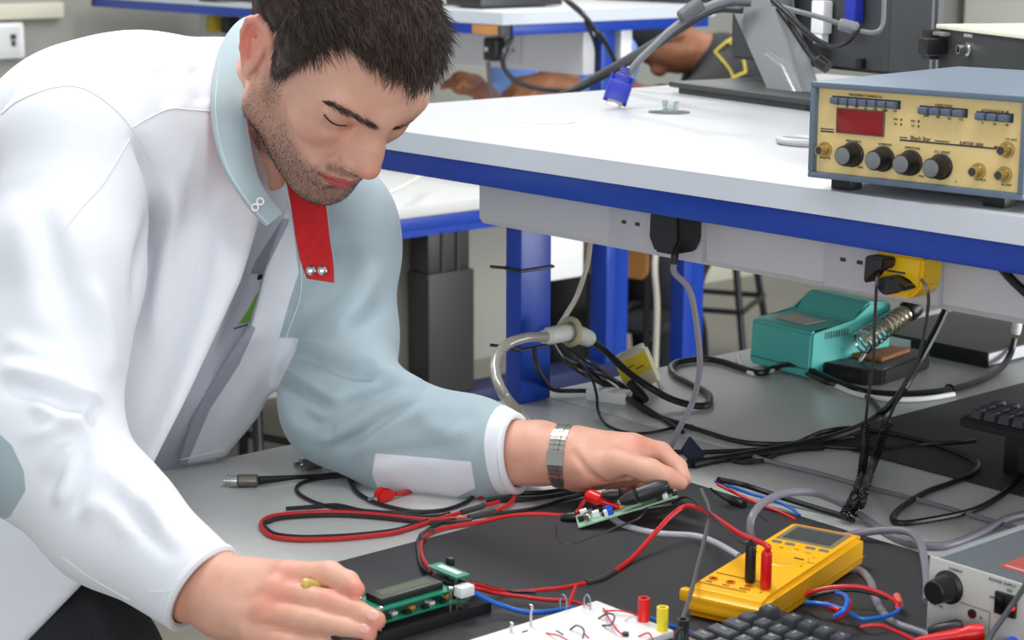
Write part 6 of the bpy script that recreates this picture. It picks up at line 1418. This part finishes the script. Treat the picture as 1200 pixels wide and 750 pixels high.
def snap(c, nrm, r, par, mt=chrome):
    m = MB(); m.lathe([(r, 0), (r, .001), (r*.75, .0022), (r*.3, .0028)], c, nrm, 16); m.build('snap', mt, par)
for px, py in ((299, 243), (305, 236)):
    c = ond(px, py, 2.012); m = MB(); m.tube([c+CR*(.0035*math.cos(t*PI/4))+CU*(.0035*math.sin(t*PI/4)) for t in range(8)], .0009, 6, closed=True); m.build('snap', whp, col)
fA = [K(333, 200, 2.135), K(341, 240, 2.128), K(347, 280, 2.122), K(353, 308, 2.116), K(360, 326, 2.113)]
fB = [K(372, 205, 2.150), K(381, 240, 2.140), K(386, 280, 2.132), K(390, 308, 2.124), K(391, 331, 2.120)]
flap = band('collar_flap', fA, fB, .004, [RED, JG], jac, flip=True)
for px, py in ((364, 317), (377.5, 317)):
    c = ond(px, py, 2.109); snap(c, -CF, .0056, flap)
P = [Vector(xf(CAMM, p[None])[0]) for p in fB]; m = MB(); m.tube([p+CR*.0016 for p in P], .0018, 6); m.build('seam', JG, flap)
# inner T-shirt
tf = Field(K(120, 600, 2.0), K(380, 180, 2.5)+[0, .02, 0], .005)
tf.cone(K(300, 205, 2.27), K(262, 300, 2.285), .062, .088, .03); tf.cone(K(262, 300, 2.285), K(215, 420, 2.31), .088, .105, .04); tf.cone(K(215, 420, 2.31), K(150, 520, 2.35), .10, .10, .04)
tV, tF = tf.mesh(); tp = prj(tV); tN = normals(tV, tF)
for pts, a_ in (([(290, 280), (270, 340), (238, 420)], .006), ([(300, 290), (288, 350), (255, 420)], -.005)): tV = tV+tN*ridge(tV, tN, pts, a_, 8)[:, None]
tsh = link('t_shirt', np_mesh('t_shirt', xf(CAMM, tV), tF[:, ::-1], [mat('shirt_grey_white', (222, 224, 234), .85, bump=.2, bscale=1000)]), man)
tbvh = BVHTree.FromPolygons([tuple(v) for v in xf(CAMM, tV)], [tuple(f) for f in tF.tolist()])
def decal(name, poly, mt, par, bvh, off=.0012):
    b = [hit(bvh, *p, off) for p in poly]
    if any(p is None for p in b): return
    m = MB(); m.prism([tuple(p) for p in b], tuple(CF*.0006)); m.build(name, mt, par)
decal('shirt_print', [(303, 341), (306, 358), (300, 372), (288, 378), (279, 380), (291, 362), (297, 350)], mat('print_green', (140, 200, 84), .8), tsh, tbvh)
decal('shirt_print', [(302, 322), (308, 321), (307, 327), (301, 328)], mat('print_black', (30, 30, 34), .8), tsh, tbvh)
decal('shirt_print', [(273, 384), (290, 379), (290, 381), (274, 386)], mat('print_violet', (110, 100, 160), .8), tsh, tbvh)
# trousers and shoes
kf = Field(K(-420, 1560, 2.0)-[0, 0, .6], K(240, 420, 2.5)+[.12, 0, .15], .008)
kf.chain([K(-60, 580, 2.2), K(88, 790, 2.085), K(70, 1180, 2.06), K(60, 1500, 2.04)], [.125, .088, .066, .058], .05)
kf.chain([K(-110, 600, 2.34), K(-170, 1000, 2.42), K(-200, 1330, 2.5), K(-210, 1560, 2.5)], [.125, .085, .066, .058], .05)
kV, kF = kf.mesh(); link('trousers', np_mesh('trousers', xf(CAMM, kV), kF[:, ::-1], [mat('denim_black', (34, 34, 38), .85, noise=.25, scale=260, bump=.3, bscale=900)]), man)
for c0 in (K(60, 1500, 2.0), K(-210, 1560, 2.5)):
    w0 = Vector(xf(CAMM, c0[None])[0]); w0.z = 0; m = MB()
    m.loft([(w0+Vector((-.07, -.03, .045)), .035), (w0+Vector((0, 0, .055)), .045), (w0+Vector((.10, .04, .042)), .042), (w0+Vector((.19, .08, .032)), .030), (w0+Vector((.215, .09, .028)), .012)], 14); m.build('shoe', blk, man)
# wristwatch
wc = (K(663, 534.5, 2.095)); wd = np.array([1, -.055, -.38]); wd /= np.linalg.norm(wd); e1 = np.array([.16, 1, .05]); e1 -= wd*(e1@wd); e1 /= np.linalg.norm(e1); e2 = np.cross(wd, e1)
steel = mat('watch_steel', (200, 200, 196), .28, .95)
def wpt(a, rr, s): return Vector(xf(CAMM, (wc+e1*(math.cos(a)*(.0335+rr))+e2*(math.sin(a)*(.0335+rr))+wd*s)[None])[0])
Wt = None
N_ = 40
def link_box(m, a0, a1, s0, s1, h):
    P = [wpt(a0, 0, s0), wpt(a1, 0, s0), wpt(a1, 0, s1), wpt(a0, 0, s1), wpt(a0, h, s0), wpt(a1, h, s0), wpt(a1, h, s1), wpt(a0, h, s1)]
    m._add([tuple(p) for p in P], [[0, 1, 2, 3], [7, 6, 5, 4], [0, 4, 5, 1], [1, 5, 6, 2], [2, 6, 7, 3], [3, 7, 4, 0]])
m = MB(); da = 2*PI/N_
for i in range(N_):
    a = i*da
    for s0, s1, h in ((-.009, -.0032, .0022), (-.0028, .0028, .0028), (.0032, .009, .0022)): link_box(m, a+da*.08, a+da*.92, s0, s1, h)
watch = m.build('wristwatch', steel, man)
aF = math.atan2(-e2[2]*1, -e1[2]) if False else None
# facing angle towards the camera
v_ = -wc/np.linalg.norm(wc); af = math.atan2(v_@e2, v_@e1)
m = MB(); link_box(m, af-.06, af+.42, -.0092, .0092, .0036) if (e1@np.array([0, 1, 0])) > 9 else link_box(m, af-.30, af+.12, -.0092, .0092, .0036); m.build('clasp', mat('steel_polished', (186, 186, 184), .16, 1), watch)
ab = af+PI
m = MB(); a_, b_ = wpt(ab, .001, 0), wpt(ab, .010, 0); m.lathe([(.017, 0), (.0175, .004), (.0155, .008), (.001, .0085)], a_, (b_-a_), 28); m.build('watch_case', steel, watch)
# nails
nm_ = mat('nail', (222, 166, 150), .3)
def mknail(c, ax, upv, l, w):
    c = np.array(c); ax = ax/np.linalg.norm(ax); upv = upv-ax*(upv@ax); upv = upv/np.linalg.norm(upv); sd = np.cross(ax, upv)
    M = np.eye(4); M[:3, 0] = A3 @ ax; M[:3, 1] = A3 @ sd; M[:3, 2] = A3 @ upv; M[:3, 3] = xf(CAMM, c[None])[0]
    m = MB(); m.ball((0, 0, 0), (l, w, .0014), M=Matrix(M.tolist()), n=16); m.build('fingernail', nm_, man)
mknail(K(790, 560, 2.034)+np.array([0, .0030, -.0072]), tv, np.array([-.05, .45, -1]), .0082, .0058)
mknail(K(437, 724, 1.687)+np.array([.000, .0035, -.0066]), K(441, 727, 1.687)-K(418, 717, 1.697), np.array([0, .6, -1]), .0068, .0052)
mknail(K(427, 740, 1.685)+np.array([.000, .0035, -.0062]), K(431, 743, 1.684)-K(406, 737, 1.690), np.array([0, .6, -1]), .0062, .0048)
# pen between the fingers
a = ond(355, 682.5, 1.716); b = ond(381, 689.5, 1.738); d = (b-a)
m = MB(); m.loft([(a, .0022), (a+d*.08, .0046), (a+d*.9, .0048), (a+d*2.0, .0046), (a+d*2.4, .0012)], 14); tag(m.build('pen', mat('pen_tan', (206, 188, 96), .4)), 'yellowish pen held between index and middle finger', 'pen')
# ================================================================= light
def area(name, loc, size, power, col=(1, 1, 1), rot=(0, 0, 0)):
    l = bpy.data.lights.new(name, 'AREA'); l.shape = 'RECTANGLE'; l.size, l.size_y = size; l.energy = power; l.color = col
    o = bpy.data.objects.new(name, l); C.objects.link(o); o.location = loc; o.rotation_euler = rot; return o
for x, y, p in ((-2.3, 1.3, 40), (-.5, 1.0, 16), (-3.4, 3.0, 34), (-1.7, 3.6, 20), (-4.4, .6, 26), (-4.6, 4.6, 30), (-2.6, 6.0, 30)):
    area('ceiling_lamp', (x, y, 2.85), (1.2, .35), p)
def aim(loc, at): return (Vector(at)-Vector(loc)).to_track_quat('-Z', 'Y').to_euler()
area('fill_light', (2.2, 4.2, 1.45), (2.6, 1.3), 230, (.96, .98, 1), aim((2.2, 4.2, 1.45), (-1.5, 2.0, .9)))  # unseen area light, added to brighten the bench under the shelf
area('fill_light', (1.3, -2.0, 1.7), (2.4, 1.4), 66, (.96, .98, 1), aim((1.3, -2.0, 1.7), (-1.5, 1.4, 1.1)))  # added front fill for jacket and generator, no window stands there
w = bpy.data.worlds.new('world'); bpy.context.scene.world = w; w.use_nodes = True
w.node_tree.nodes['Background'].inputs['Color'].default_value = (.92, .96, 1, 1); w.node_tree.nodes['Background'].inputs['Strength'].default_value = .62
sc = bpy.context.scene
sc.view_settings.view_transform = 'Standard'; sc.view_settings.look = 'None'; sc.view_settings.exposure = -.25; sc.view_settings.gamma = 1; sc.view_settings.use_curve_mapping = False
